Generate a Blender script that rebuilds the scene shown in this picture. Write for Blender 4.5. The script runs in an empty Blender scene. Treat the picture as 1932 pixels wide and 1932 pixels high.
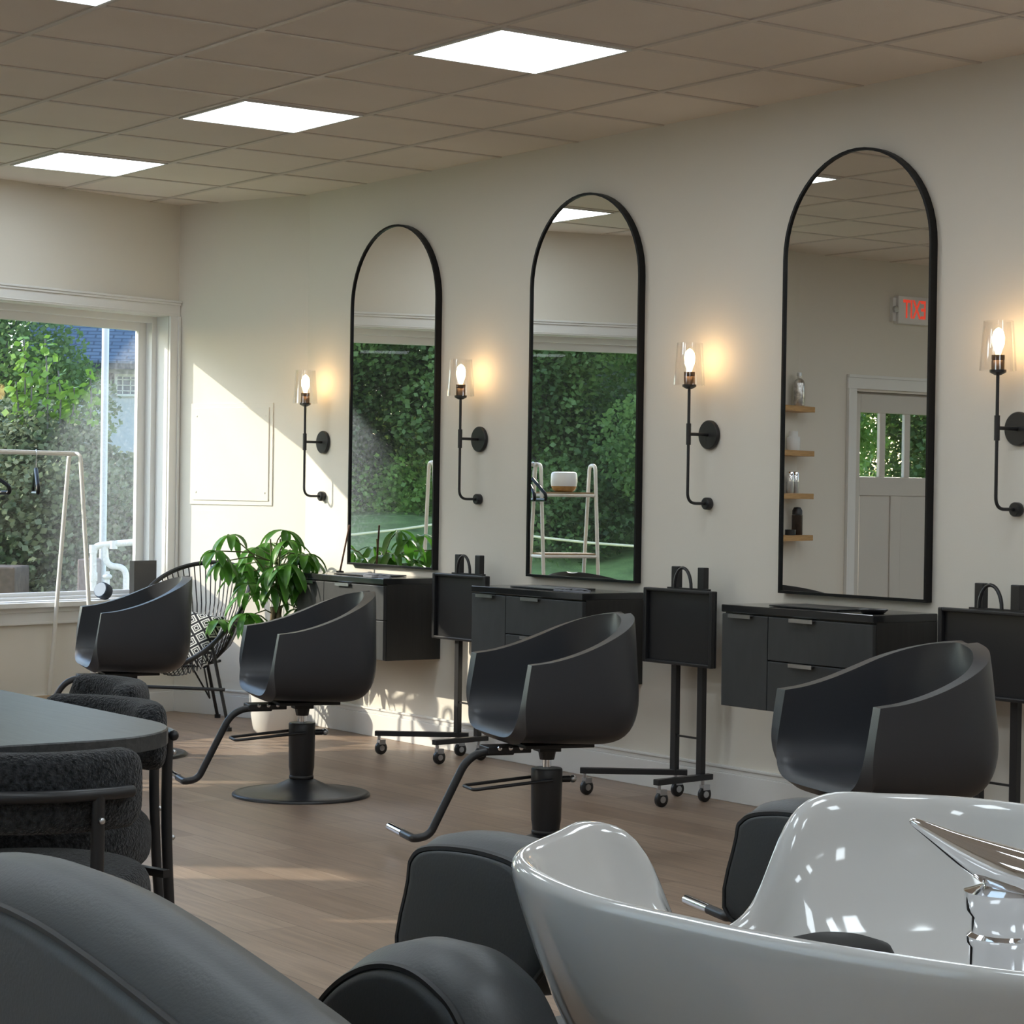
import bpy, bmesh, math, random
from mathutils import Vector, Matrix
random.seed(7)
PI = math.pi
SC = bpy.context.scene
COL = SC.collection

# ------------------------------------------------------------------ camera model (fits the photograph)
F = 4156.8
YAW, PITCH, ROLL = math.radians(54.108), math.radians(-.4906), math.radians(.8561)
CAM = Vector((10.465, -6.1736, 1.28))
_w = Vector((-math.sin(YAW) * math.cos(PITCH), math.cos(YAW) * math.cos(PITCH), math.sin(PITCH)))
_r0 = Vector((math.cos(YAW), math.sin(YAW), 0)); _u0 = _r0.cross(_w)
_r = _r0 * math.cos(ROLL) + _u0 * math.sin(ROLL)
_u = -_r0 * math.sin(ROLL) + _u0 * math.cos(ROLL)

def ray(px, py):
    return _w + _r * ((px - 966) / F) - _u * ((py - 966) / F)
def at_y(px, py, y):
    d = ray(px, py); return CAM + d * ((y - CAM.y) / d.y)
def at_d(px, py, d):
    return CAM + ray(px, py) * d

# ------------------------------------------------------------------ mesh builder
class MB:
    def __init__(s, M=None):
        s.v = []; s.f = []; s.M = M
    def add(s, vs, fs):
        n = len(s.v)
        s.v += [tuple(s.M @ Vector(v)) if s.M else tuple(v) for v in vs]
        s.f += [tuple(i + n for i in f) for f in fs]
        return s
    def box(s, x0, x1, y0, y1, z0, z1):
        vs = [(x, y, z) for z in (z0, z1) for y in (y0, y1) for x in (x0, x1)]
        return s.add(vs, [(0, 2, 3, 1), (4, 5, 7, 6), (0, 1, 5, 4), (2, 6, 7, 3), (0, 4, 6, 2), (1, 3, 7, 5)])
    def loft(s, loops, cap=True, closed=False):
        n = len(loops[0]); vs = [p for l in loops for p in l]; fs = []
        m = len(loops)
        for i in range(m if closed else m - 1):
            j = (i + 1) % m
            for k in range(n):
                k2 = (k + 1) % n
                fs.append((i * n + k, i * n + k2, j * n + k2, j * n + k))
        if cap and not closed:
            fs.append(tuple(range(n))[::-1]); fs.append(tuple((m - 1) * n + k for k in range(n)))
        return s.add(vs, fs)
    def cyl(s, p0, p1, r0, r1=None, n=16):
        return s.tube([p0, p1], [r0, r0 if r1 is None else r1], n)
    def tube(s, pts, r, n=10, closed=False):
        pts = [Vector(p) for p in pts]; m = len(pts)
        rs = r if isinstance(r, (list, tuple)) else [r] * m
        loops = []; up = None
        for i, p in enumerate(pts):
            if closed: t = pts[(i + 1) % m] - pts[i - 1]
            elif i == 0: t = pts[1] - p
            elif i == m - 1: t = p - pts[i - 1]
            else: t = (pts[i + 1] - p).normalized() + (p - pts[i - 1]).normalized()
            t.normalize()
            if up is None:
                up = Vector((0, 0, 1)) if abs(t.z) < .9 else Vector((1, 0, 0))
            a = up - t * up.dot(t)
            if a.length < 1e-5: a = t.orthogonal()
            a.normalize(); b = t.cross(a); up = a
            loops.append([p + (a * math.cos(2 * PI * k / n) + b * math.sin(2 * PI * k / n)) * rs[i] for k in range(n)])
        return s.loft(loops, True, closed)
    def lathe(s, prof, n=32, c=(0, 0, 0)):
        loops = [[(c[0] + r * math.cos(2 * PI * k / n), c[1] + r * math.sin(2 * PI * k / n), c[2] + z) for k in range(n)] for r, z in prof]
        return s.loft(loops)
    def grid(s, rows):
        n = len(rows[0]); vs = [p for r in rows for p in r]
        fs = [(i * n + k, i * n + k + 1, (i + 1) * n + k + 1, (i + 1) * n + k) for i in range(len(rows) - 1) for k in range(n - 1)]
        return s.add(vs, fs)
    def prism(s, poly, z0, z1):
        return s.loft([[(x, y, z0) for x, y in poly], [(x, y, z1) for x, y in poly]])
    def ell(s, c, rx, ry, rz, n=20, m=12, e=1.0):
        def sp(a): return math.copysign(abs(a) ** e, a)
        loops = []
        for i in range(1, m):
            ph = -PI / 2 + PI * i / m
            loops.append([(c[0] + rx * sp(math.cos(ph)) * math.cos(2 * PI * k / n), c[1] + ry * sp(math.cos(ph)) * math.sin(2 * PI * k / n), c[2] + rz * sp(math.sin(ph))) for k in range(n)])
        return s.loft(loops)
    def build(s, name, mat, parent=None, smooth=False, bevel=0, sub=0, solid=0, bevseg=2, angle=None):
        me = bpy.data.meshes.new(name); me.from_pydata(s.v, [], s.f)
        bm = bmesh.new(); bm.from_mesh(me)
        bmesh.ops.recalc_face_normals(bm, faces=bm.faces); bm.to_mesh(me); bm.free()
        o = bpy.data.objects.new(name, me); COL.objects.link(o)
        me.materials.append(mat)
        if parent: o.parent = parent
        if solid:
            d = o.modifiers.new('solid', 'SOLIDIFY'); d.thickness = abs(solid); d.offset = 1 if solid > 0 else -1; d.use_even_offset = True
        if bevel:
            d = o.modifiers.new('bev', 'BEVEL'); d.width = bevel; d.segments = bevseg; d.limit_method = 'ANGLE'; d.angle_limit = math.radians(40)
        if sub:
            d = o.modifiers.new('sub', 'SUBSURF'); d.levels = sub; d.render_levels = sub
        if smooth or sub:
            for p in me.polygons: p.use_smooth = True
        if smooth and not sub:
            try: me.set_sharp_from_angle(angle=math.radians(angle or 45))
            except Exception: pass
        return o

def thing(name, label, cat, loc=(0, 0, 0), rz=0, group=None):
    o = bpy.data.objects.new(name, None); COL.objects.link(o)
    o.location = loc; o.rotation_euler = (0, 0, rz); o.empty_display_size = .1
    return tag(o, label, cat, group)
def tag(o, label, cat, group=None, kind=None):
    o['label'] = label; o['category'] = cat
    if group: o['group'] = group
    if kind: o['kind'] = kind
    return o
def struct(o, label, cat=None):
    o['kind'] = 'structure'; o['label'] = label
    o['category'] = cat or o.name.split('.')[0].split('_')[0]
    return o
def dup(o, parent=None):
    kids = list(o.children)
    c = o.copy(); COL.objects.link(c)
    if parent: c.parent = parent
    for k in kids: dup(k, c)
    return c
def smooth_path(pts, n=8, closed=False):
    P = [Vector(p) for p in pts]; m = len(P); out = []
    rng = range(m) if closed else range(m - 1)
    for i in rng:
        p0 = P[i - 1] if (closed or i > 0) else P[i] * 2 - P[i + 1]
        p1 = P[i]; p2 = P[(i + 1) % m]
        p3 = P[(i + 2) % m] if (closed or i + 2 < m) else p2 * 2 - p1
        for k in range(n):
            t = k / n
            out.append(.5 * ((2 * p1) + (p2 - p0) * t + (2 * p0 - 5 * p1 + 4 * p2 - p3) * t * t + (3 * p1 - p0 - 3 * p2 + p3) * t ** 3))
    if not closed: out.append(P[-1])
    return out
def round_path(pts, r, n=6):
    P = [Vector(p) for p in pts]; out = [P[0]]
    for i in range(1, len(P) - 1):
        a = (P[i - 1] - P[i]); b = (P[i + 1] - P[i]); rr = min(r, a.length * .49, b.length * .49)
        s = P[i] + a.normalized() * rr; e = P[i] + b.normalized() * rr
        for k in range(n + 1):
            t = k / n; out.append(s * (1 - t) ** 2 + P[i] * 2 * t * (1 - t) + e * t * t)
    out.append(P[-1]); return out
def lerp_table(tab, t):
    for i in range(len(tab) - 1):
        if t <= tab[i + 1][0]:
            a, b = tab[i], tab[i + 1]; k = (t - a[0]) / (b[0] - a[0])
            return [a[j] + (b[j] - a[j]) * k for j in range(1, len(a))]
    return list(tab[-1][1:])
def smooth_table(tab, t):
    ts = [r[0] for r in tab]; m = len(tab)
    i = 0
    while i < m - 2 and t > ts[i + 1]: i += 1
    k = min(max((t - ts[i]) / (ts[i + 1] - ts[i]), 0), 1); out = []
    for j in range(1, len(tab[0])):
        def sl(q):
            if q == 0: return (tab[1][j] - tab[0][j]) / (ts[1] - ts[0])
            if q == m - 1: return (tab[-1][j] - tab[-2][j]) / (ts[-1] - ts[-2])
            return (tab[q + 1][j] - tab[q - 1][j]) / (ts[q + 1] - ts[q - 1])
        h = ts[i + 1] - ts[i]; a, b = tab[i][j], tab[i + 1][j]; ma, mb = sl(i) * h, sl(i + 1) * h
        out.append((2 * k ** 3 - 3 * k * k + 1) * a + (k ** 3 - 2 * k * k + k) * ma + (-2 * k ** 3 + 3 * k * k) * b + (k ** 3 - k * k) * mb)
    return out

# ------------------------------------------------------------------ materials
def M_(name, col, rough=.5, metal=0, spec=.5, emit=None, es=0, noise=None, bump=0, bscale=80, coat=0, sheen=0):
    m = bpy.data.materials.new(name); m.use_nodes = True
    nt = m.node_tree; b = nt.nodes['Principled BSDF']
    b.inputs['Base Color'].default_value = (*col, 1); b.inputs['Roughness'].default_value = rough
    b.inputs['Metallic'].default_value = metal; b.inputs['Specular IOR Level'].default_value = spec
    if coat: b.inputs['Coat Weight'].default_value = coat; b.inputs['Coat Roughness'].default_value = .05
    if sheen: b.inputs['Sheen Weight'].default_value = sheen; b.inputs['Sheen Roughness'].default_value = .4
    if emit: b.inputs['Emission Color'].default_value = (*emit, 1); b.inputs['Emission Strength'].default_value = es
    tc = nt.nodes.new('ShaderNodeTexCoord')
    if noise:
        sc, amt = noise
        n = nt.nodes.new('ShaderNodeTexNoise'); n.inputs['Scale'].default_value = sc; n.inputs['Detail'].default_value = 5
        nt.links.new(tc.outputs['Object'], n.inputs['Vector'])
        r = nt.nodes.new('ShaderNodeValToRGB')
        r.color_ramp.elements[0].position = .3; r.color_ramp.elements[1].position = .7
        r.color_ramp.elements[0].color = (*[c * (1 - amt) for c in col], 1); r.color_ramp.elements[1].color = (*[min(1, c * (1 + amt)) for c in col], 1)
        nt.links.new(n.outputs['Fac'], r.inputs['Fac']); nt.links.new(r.outputs['Color'], b.inputs['Base Color'])
    if bump:
        n = nt.nodes.new('ShaderNodeTexNoise'); n.inputs['Scale'].default_value = bscale; n.inputs['Detail'].default_value = 4
        nt.links.new(tc.outputs['Object'], n.inputs['Vector'])
        bp = nt.nodes.new('ShaderNodeBump'); bp.inputs['Strength'].default_value = bump; bp.inputs['Distance'].default_value = .01
        nt.links.new(n.outputs['Fac'], bp.inputs['Height']); nt.links.new(bp.outputs['Normal'], b.inputs['Normal'])
    return m

def glass_mat(name, refl=.06, dust=.0, tint=(1, 1, 1), edge=False, dcol=(.8, .8, .8)):
    m = bpy.data.materials.new(name); m.use_nodes = True; nt = m.node_tree; nt.nodes.clear()
    out = nt.nodes.new('ShaderNodeOutputMaterial'); tr = nt.nodes.new('ShaderNodeBsdfTransparent'); tr.inputs['Color'].default_value = (*tint, 1)
    gl = nt.nodes.new('ShaderNodeBsdfGlossy'); gl.inputs['Roughness'].default_value = 0.0
    mx = nt.nodes.new('ShaderNodeMixShader')
    if edge:
        lw = nt.nodes.new('ShaderNodeLayerWeight'); lw.inputs['Blend'].default_value = .18
        mr = nt.nodes.new('ShaderNodeMapRange'); mr.inputs['To Min'].default_value = refl; mr.inputs['To Max'].default_value = .75
        nt.links.new(lw.outputs['Facing'], mr.inputs['Value']); nt.links.new(mr.outputs['Result'], mx.inputs['Fac'])
    else: mx.inputs['Fac'].default_value = refl
    nt.links.new(tr.outputs[0], mx.inputs[1]); nt.links.new(gl.outputs[0], mx.inputs[2]); last = mx
    if dust:
        d = nt.nodes.new('ShaderNodeBsdfTranslucent'); d.inputs['Color'].default_value = (*dcol, 1)
        d2 = nt.nodes.new('ShaderNodeBsdfDiffuse'); d2.inputs['Color'].default_value = (*dcol, 1)
        a = nt.nodes.new('ShaderNodeMixShader'); a.inputs['Fac'].default_value = .35
        nt.links.new(d.outputs[0], a.inputs[1]); nt.links.new(d2.outputs[0], a.inputs[2])
        mm = nt.nodes.new('ShaderNodeMixShader')
        tc = nt.nodes.new('ShaderNodeTexCoord'); n = nt.nodes.new('ShaderNodeTexNoise'); n.inputs['Scale'].default_value = 60; n.inputs['Detail'].default_value = 8
        mr = nt.nodes.new('ShaderNodeMapRange'); mr.inputs['From Min'].default_value = .4; mr.inputs['From Max'].default_value = .75
        mr.inputs['To Min'].default_value = dust * .7; mr.inputs['To Max'].default_value = dust * 1.8
        nt.links.new(tc.outputs['Object'], n.inputs['Vector']); nt.links.new(n.outputs['Fac'], mr.inputs['Value']); nt.links.new(mr.outputs['Result'], mm.inputs['Fac'])
        nt.links.new(last.outputs[0], mm.inputs[1]); nt.links.new(a.outputs[0], mm.inputs[2]); last = mm
    nt.links.new(last.outputs[0], out.inputs['Surface'])
    return m

def emit_mat(name, col, s):
    m = bpy.data.materials.new(name); m.use_nodes = True; nt = m.node_tree; nt.nodes.clear()
    out = nt.nodes.new('ShaderNodeOutputMaterial'); e = nt.nodes.new('ShaderNodeEmission')
    e.inputs['Color'].default_value = (*col, 1); e.inputs['Strength'].default_value = s
    nt.links.new(e.outputs[0], out.inputs['Surface']); return m

def floor_mat():
    m = bpy.data.materials.new('oak_planks'); m.use_nodes = True; nt = m.node_tree; b = nt.nodes['Principled BSDF']
    tc = nt.nodes.new('ShaderNodeTexCoord')
    br = nt.nodes.new('ShaderNodeTexBrick'); br.offset = .37; br.offset_frequency = 2
    br.inputs['Scale'].default_value = 1; br.inputs['Brick Width'].default_value = 1.22; br.inputs['Row Height'].default_value = .18
    br.inputs['Mortar Size'].default_value = .0012; br.inputs['Mortar Smooth'].default_value = .1; br.inputs['Bias'].default_value = 0
    br.inputs['Color1'].default_value = (.28, .195, .14, 1); br.inputs['Color2'].default_value = (.37, .27, .20, 1); br.inputs['Mortar'].default_value = (.10, .068, .048, 1)
    nt.links.new(tc.outputs['Object'], br.inputs['Vector'])
    mp = nt.nodes.new('ShaderNodeMapping'); mp.inputs['Scale'].default_value = (1.6, 22, 1)
    nt.links.new(tc.outputs['Object'], mp.inputs['Vector'])
    n = nt.nodes.new('ShaderNodeTexNoise'); n.inputs['Scale'].default_value = 1.6; n.inputs['Detail'].default_value = 8; n.inputs['Distortion'].default_value = 1.2
    nt.links.new(mp.outputs[0], n.inputs['Vector'])
    r = nt.nodes.new('ShaderNodeValToRGB'); r.color_ramp.elements[0].position = .3; r.color_ramp.elements[1].position = .72
    r.color_ramp.elements[0].color = (.62, .60, .58, 1); r.color_ramp.elements[1].color = (1.12, 1.12, 1.12, 1)
    nt.links.new(n.outputs['Fac'], r.inputs['Fac'])
    mx = nt.nodes.new('ShaderNodeMix'); mx.data_type = 'RGBA'; mx.blend_type = 'MULTIPLY'; mx.inputs['Factor'].default_value = .8
    nt.links.new(br.outputs['Color'], mx.inputs['A']); nt.links.new(r.outputs['Color'], mx.inputs['B'])
    nt.links.new(mx.outputs['Result'], b.inputs['Base Color'])
    mr = nt.nodes.new('ShaderNodeMapRange'); mr.inputs['To Min'].default_value = .34; mr.inputs['To Max'].default_value = .5
    nt.links.new(n.outputs['Fac'], mr.inputs['Value']); nt.links.new(mr.outputs['Result'], b.inputs['Roughness'])
    bp = nt.nodes.new('ShaderNodeBump'); bp.inputs['Strength'].default_value = .25; bp.inputs['Distance'].default_value = .002
    nt.links.new(br.outputs['Fac'], bp.inputs['Height']); bp.invert = True; nt.links.new(bp.outputs['Normal'], b.inputs['Normal'])
    return m

def wood_mat(name, c1, c2, scale=(2, 30, 30), rough=.45, bump=.1):
    m = bpy.data.materials.new(name); m.use_nodes = True; nt = m.node_tree; b = nt.nodes['Principled BSDF']
    tc = nt.nodes.new('ShaderNodeTexCoord'); mp = nt.nodes.new('ShaderNodeMapping'); mp.inputs['Scale'].default_value = scale
    nt.links.new(tc.outputs['Object'], mp.inputs['Vector'])
    n = nt.nodes.new('ShaderNodeTexNoise'); n.inputs['Scale'].default_value = 1.5; n.inputs['Detail'].default_value = 7; n.inputs['Distortion'].default_value = 1.5
    nt.links.new(mp.outputs[0], n.inputs['Vector'])
    r = nt.nodes.new('ShaderNodeValToRGB'); r.color_ramp.elements[0].position = .35; r.color_ramp.elements[1].position = .68
    r.color_ramp.elements[0].color = (*c1, 1); r.color_ramp.elements[1].color = (*c2, 1)
    nt.links.new(n.outputs['Fac'], r.inputs['Fac']); nt.links.new(r.outputs['Color'], b.inputs['Base Color']); b.inputs['Roughness'].default_value = rough
    bp = nt.nodes.new('ShaderNodeBump'); bp.inputs['Strength'].default_value = bump; bp.inputs['Distance'].default_value = .003
    nt.links.new(n.outputs['Fac'], bp.inputs['Height']); nt.links.new(bp.outputs['Normal'], b.inputs['Normal'])
    return m

def leaf_mat(name, c1, c2, rough=.45, transl=.35, scale=3):
    m = bpy.data.materials.new(name); m.use_nodes = True; nt = m.node_tree; b = nt.nodes['Principled BSDF']; out = nt.nodes['Material Output']
    tc = nt.nodes.new('ShaderNodeTexCoord'); n = nt.nodes.new('ShaderNodeTexNoise'); n.inputs['Scale'].default_value = scale; n.inputs['Detail'].default_value = 4
    nt.links.new(tc.outputs['Object'], n.inputs['Vector'])
    r = nt.nodes.new('ShaderNodeValToRGB'); r.color_ramp.elements[0].position = .35; r.color_ramp.elements[1].position = .65
    r.color_ramp.elements[0].color = (*c1, 1); r.color_ramp.elements[1].color = (*c2, 1)
    nt.links.new(n.outputs['Fac'], r.inputs['Fac']); nt.links.new(r.outputs['Color'], b.inputs['Base Color']); b.inputs['Roughness'].default_value = rough
    t = nt.nodes.new('ShaderNodeBsdfTranslucent'); nt.links.new(r.outputs['Color'], t.inputs['Color'])
    mx = nt.nodes.new('ShaderNodeMixShader'); mx.inputs['Fac'].default_value = transl
    nt.links.new(b.outputs[0], mx.inputs[1]); nt.links.new(t.outputs[0], mx.inputs[2]); nt.links.new(mx.outputs[0], out.inputs['Surface'])
    return m

def shingle_mat():
    m = bpy.data.materials.new('shingles'); m.use_nodes = True; nt = m.node_tree; b = nt.nodes['Principled BSDF']
    tc = nt.nodes.new('ShaderNodeTexCoord'); br = nt.nodes.new('ShaderNodeTexBrick')
    br.inputs['Scale'].default_value = 1; br.inputs['Brick Width'].default_value = .22; br.inputs['Row Height'].default_value = .09; br.inputs['Mortar Size'].default_value = .012
    br.inputs['Color1'].default_value = (.085, .12, .165, 1); br.inputs['Color2'].default_value = (.12, .16, .21, 1); br.inputs['Mortar'].default_value = (.05, .07, .10, 1)
    nt.links.new(tc.outputs['Object'], br.inputs['Vector']); nt.links.new(br.outputs['Color'], b.inputs['Base Color']); b.inputs['Roughness'].default_value = .85
    return m

def pillow_mat():
    m = bpy.data.materials.new('lattice_print'); m.use_nodes = True; nt = m.node_tree; b = nt.nodes['Principled BSDF']; b.inputs['Roughness'].default_value = .9
    tc = nt.nodes.new('ShaderNodeTexCoord'); mp = nt.nodes.new('ShaderNodeMapping'); mp.inputs['Scale'].default_value = (17, 17, 17)
    mp.inputs['Rotation'].default_value = (0, 0, PI / 4)
    nt.links.new(tc.outputs['Object'], mp.inputs['Vector'])
    sx = nt.nodes.new('ShaderNodeSeparateXYZ'); nt.links.new(mp.outputs[0], sx.inputs[0])
    def tri(o):
        f = nt.nodes.new('ShaderNodeMath'); f.operation = 'PINGPONG'; f.inputs[1].default_value = .5; nt.links.new(o, f.inputs[0]); return f.outputs[0]
    a, c = tri(sx.outputs[0]), tri(sx.outputs[1])
    mxn = nt.nodes.new('ShaderNodeMath'); mxn.operation = 'MAXIMUM'; nt.links.new(a, mxn.inputs[0]); nt.links.new(c, mxn.inputs[1])
    r = nt.nodes.new('ShaderNodeValToRGB'); r.color_ramp.interpolation = 'CONSTANT'
    e = r.color_ramp.elements; e[0].position = 0; e[0].color = (.02, .02, .025, 1); e[1].position = .12; e[1].color = (.8, .79, .76, 1)
    x = e.new(.2); x.color = (.02, .02, .025, 1); x = e.new(.28); x.color = (.8, .79, .76, 1); x = e.new(.40); x.color = (.02, .02, .025, 1)
    nt.links.new(mxn.outputs[0], r.inputs['Fac']); nt.links.new(r.outputs['Color'], b.inputs['Base Color'])
    return m

WALL = M_('cream_wall_paint', (.74, .70, .63), .75, spec=.25, bump=.05, bscale=250)
CEIL = M_('ceiling_tile', (.80, .735, .67), .9, spec=.1, bump=.15, bscale=300, noise=(1.3, .035))
TBAR = M_('ceiling_tee', (.62, .57, .52), .5)
WHITE = M_('white_trim_paint', (.76, .755, .74), .4)
FLOOR = floor_mat()
BLACKM = M_('black_metal', (.016, .016, .018), .38, spec=.5)
BLACKG = M_('black_frame', (.006, .006, .007), .4, spec=.25)
CHROME = M_('chrome', (.86, .87, .9), .06, metal=1)
STEEL = M_('brushed_steel', (.55, .56, .58), .28, metal=1)
LEATHER = M_('black_leather', (.034, .036, .042), .42, spec=.5, bump=.06, bscale=350)
LEATHG = M_('grey_leather', (.042, .046, .05), .46, spec=.5, bump=.05, bscale=300)
PIPING = M_('dark_piping', (.012, .013, .015), .5)
BOUCLE = M_('black_boucle', (.028, .030, .033), .95, spec=.1, noise=(90, .75), bump=1.0, bscale=160, sheen=.25)
TABLEM = wood_mat('black_oak', (.030, .033, .036), (.055, .058, .060), (3, 40, 40), .38, .08)
CAB = wood_mat('charcoal_laminate', (.030, .032, .034), (.037, .039, .041), (8, 60, 2), .5, .03)
CABSIDE = wood_mat('black_laminate', (.016, .0155, .015), (.022, .021, .020), (60, 60, 2), .5, .05)
COUNTER = M_('black_glass_top', (.02, .021, .022), .12, spec=.6)
CERAMIC = M_('white_ceramic', (.57, .565, .555), .09, spec=.5, coat=.6)
MIRROR = M_('mirror_glass', (.88, .88, .86), .0, metal=1)
RACK = M_('cream_rack_metal', (.75, .72, .66), .4)
OAK = wood_mat('oak_shelf', (.42, .22, .07), (.55, .31, .11), (4, 30, 30), .5)
PLASTICW = M_('white_plastic', (.8, .8, .8), .35)
PVC = M_('white_pvc', (.58, .61, .65), .35)
SOCKET = M_('bronze_socket', (.16, .10, .06), .35, metal=.8)
BULB = emit_mat('lit_bulb', (1, .62, .27), 20)
PANEL = emit_mat('lit_panel', (.84, .94, 1.0), 5.2)
SHADE = glass_mat('clear_shade', .04, edge=True)
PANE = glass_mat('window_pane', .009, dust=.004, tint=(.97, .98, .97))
DOORPANE = glass_mat('door_pane', .025, tint=(.95, .97, .96))
LEAF = leaf_mat('money_tree_leaf', (.045, .15, .022), (.10, .28, .035), .35, .35, 6)
STEMM = M_('green_stem', (.10, .12, .04), .6)
TRUNKP = M_('braided_trunk', (.16, .12, .07), .8, noise=(25, .3))
POTM = M_('white_pot', (.74, .73, .70), .45)
SOIL = M_('soil', (.03, .022, .016), .95)
HEDGE1 = leaf_mat('hedge_leaf', (.07, .11, .045), (.27, .30, .17), .5, .4, 4)
HEDGE2 = leaf_mat('shoot_leaf', (.16, .30, .04), (.26, .42, .07), .5, .4, 3)
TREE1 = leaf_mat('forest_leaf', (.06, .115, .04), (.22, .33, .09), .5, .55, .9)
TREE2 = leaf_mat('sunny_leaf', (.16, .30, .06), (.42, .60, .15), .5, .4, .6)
ADDED_BLIND = leaf_mat('roller_blind', (.66, .72, .80), (.70, .76, .84), .8, .75, 2)  # for the blind added out of view as a soft light
BARK = M_('bark', (.12, .11, .10), .9, noise=(6, .35), bump=.6, bscale=12)
GRASS = M_('lawn', (.18, .25, .07), .9, noise=(3, .45), bump=.8, bscale=40)
SIDING = M_('pale_siding', (.50, .53, .58), .7)
SHINGLE = shingle_mat()
BRICKB = M_('brown_box', (.09, .065, .05), .8, noise=(20, .3))
ROPE = M_('rope', (.7, .6, .38), .9)
EXITRED = M_('exit_red', (.62, .05, .03), .5, emit=(1, .08, .04), es=.25)
PILLOW = pillow_mat()

# ------------------------------------------------------------------ room shell
CEIL_Z = 2.9
C0 = Vector((-.913, -.32, 0))                        # corner of window wall and short wall
dW = Vector((.342, -1.236, 0)).normalized(); nOut = Vector((dW.y, -dW.x, 0))   # along the window wall, outwards
UL = 3.2
def WW(u, v, z): return C0 + dW * u + nOut * v + Vector((0, 0, z))
MW = Matrix.Translation(C0) @ Matrix(((dW.x, nOut.x, 0, 0), (dW.y, nOut.y, 0, 0), (0, 0, 1, 0), (0, 0, 0, 1)))
E0 = WW(UL, 0, 0); D1 = Vector((-.25, -3.96, 0))
YS, XE = -6.7, 13.0
floor_poly = [(0, .02), (-.92, -.30), (E0.x - .02, E0.y), (D1.x - .02, D1.y), (-.27, YS - .02), (XE + .02, YS - .02), (XE + .02, .02)]
o = MB().prism(floor_poly, -.15, 0).build('floor', FLOOR); struct(o, 'brown oak plank floor')
o = MB().prism([(x, y) for x, y in floor_poly], CEIL_Z, CEIL_Z + .12).build('ceiling', CEIL); struct(o, 'taupe suspended ceiling of square tiles'); ceil = o
GX0, GY0, GS = 3.628, -2.3586, .6096
def inside_x(y):   # leftmost x of the ceiling at y
    pts = [Vector((0, 0)), Vector((C0.x, C0.y)), Vector((E0.x, E0.y)), Vector((D1.x, D1.y)), Vector((-.25, YS))]
    for a, b in zip(pts, pts[1:]):
        if (a.y - y) * (b.y - y) <= 0 and abs(a.y - b.y) > 1e-6:
            t = (y - a.y) / (b.y - a.y); x = a.x + (b.x - a.x) * t
            if y > C0.y: return x
            return x
    return 0
g = MB()
for j in range(-8, 4):
    y = GY0 + j * GS
    if YS < y < 0: g.box(inside_x(y) + .005, XE, y - .012, y + .012, CEIL_Z - .006, CEIL_Z)
for i in range(-8, 16):
    x = GX0 + i * GS
    if x > XE: continue
    y1 = 0.0
    if x < 0:
        y1 = x * (C0.y / C0.x)
        if x < C0.x: continue
        # lower end on the window wall
        y0 = C0.y + (x - C0.x) / dW.x * dW.y
        y0 = max(y0, E0.y)
    else: y0 = YS
    if x > 0: y1 = 0
    if y1 - y0 > .05: g.box(x - .012, x + .012, y0, y1 - .003, CEIL_Z - .0045, CEIL_Z)
g.build('ceiling_grid', TBAR, ceil)['kind'] = 'structure'
T = .2
o = MB().box(0, XE + T, 0, T, -.15, 3.02).build('wall_north', WALL); struct(o, 'long cream wall carrying the arched mirrors')
sd = Vector((C0.x, C0.y, 0)).normalized(); sn = Vector((sd.y, -sd.x, 0))
if sn.y < 0: sn = -sn
MSH = Matrix(((sd.x, sn.x, 0, 0), (sd.y, sn.y, 0, 0), (0, 0, 1, 0), (0, 0, 0, 1)))
SL = Vector((C0.x, C0.y)).length
o = MB(MSH).box(0, SL + T, 0, T, -.15, 3.02).build('wall_northwest', WALL); struct(o, 'short cream wall between window and mirror wall')
# window wall with its opening
WU0, WU1, WZ0, WZ1 = .07, 3.06, .655, 2.265
m = MB(MW)
m.box(0, UL, 0, T, -.15, WZ0); m.box(0, UL, 0, T, WZ1, 3.02); m.box(0, WU0, 0, T, WZ0, WZ1); m.box(WU1, UL, 0, T, WZ0, WZ1)
o = m.build('wall_west', WALL); struct(o, 'cream wall around the large picture window')
# casing
m = MB(MW)
def cas(u0, u1, z0, z1):
    m.box(u0, u1, -.016, 0, z0, z1)
cas(.004, .075, .655, 2.262); cas(WU1 - .005, WU1 + .07, .655, 2.262); cas(.004, WU1 + .07, 2.262, 2.345)
m.box(.004, .022, -.026, -.016, .655, 2.262); m.box(WU1 + .052, WU1 + .07, -.026, -.016, .655, 2.262)
m.box(.004, WU1 + .07, -.026, -.016, 2.325, 2.338); m.box(.004, WU1 + .07, -.034, -.016, 2.338, 2.35)
m.box(.022, WU1 + .05, -.02, -.016, 2.27, 2.276)
o = m.build('trim_1', WHITE, bevel=.003); struct(o, 'white moulded casing around the picture window')
m = MB(MW)
m.box(.0, WU1 + .08, -.065, .12, .628, .655); m.box(.01, WU1 + .07, -.018, 0, .535, .628); m.box(.01, WU1 + .07, -.028, -.018, .60, .628); m.box(.01, WU1 + .07, -.024, -.018, .535, .55)
o = m.build('trim_2', WHITE, bevel=.003); struct(o, 'white window stool and apron below the picture window')
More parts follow.
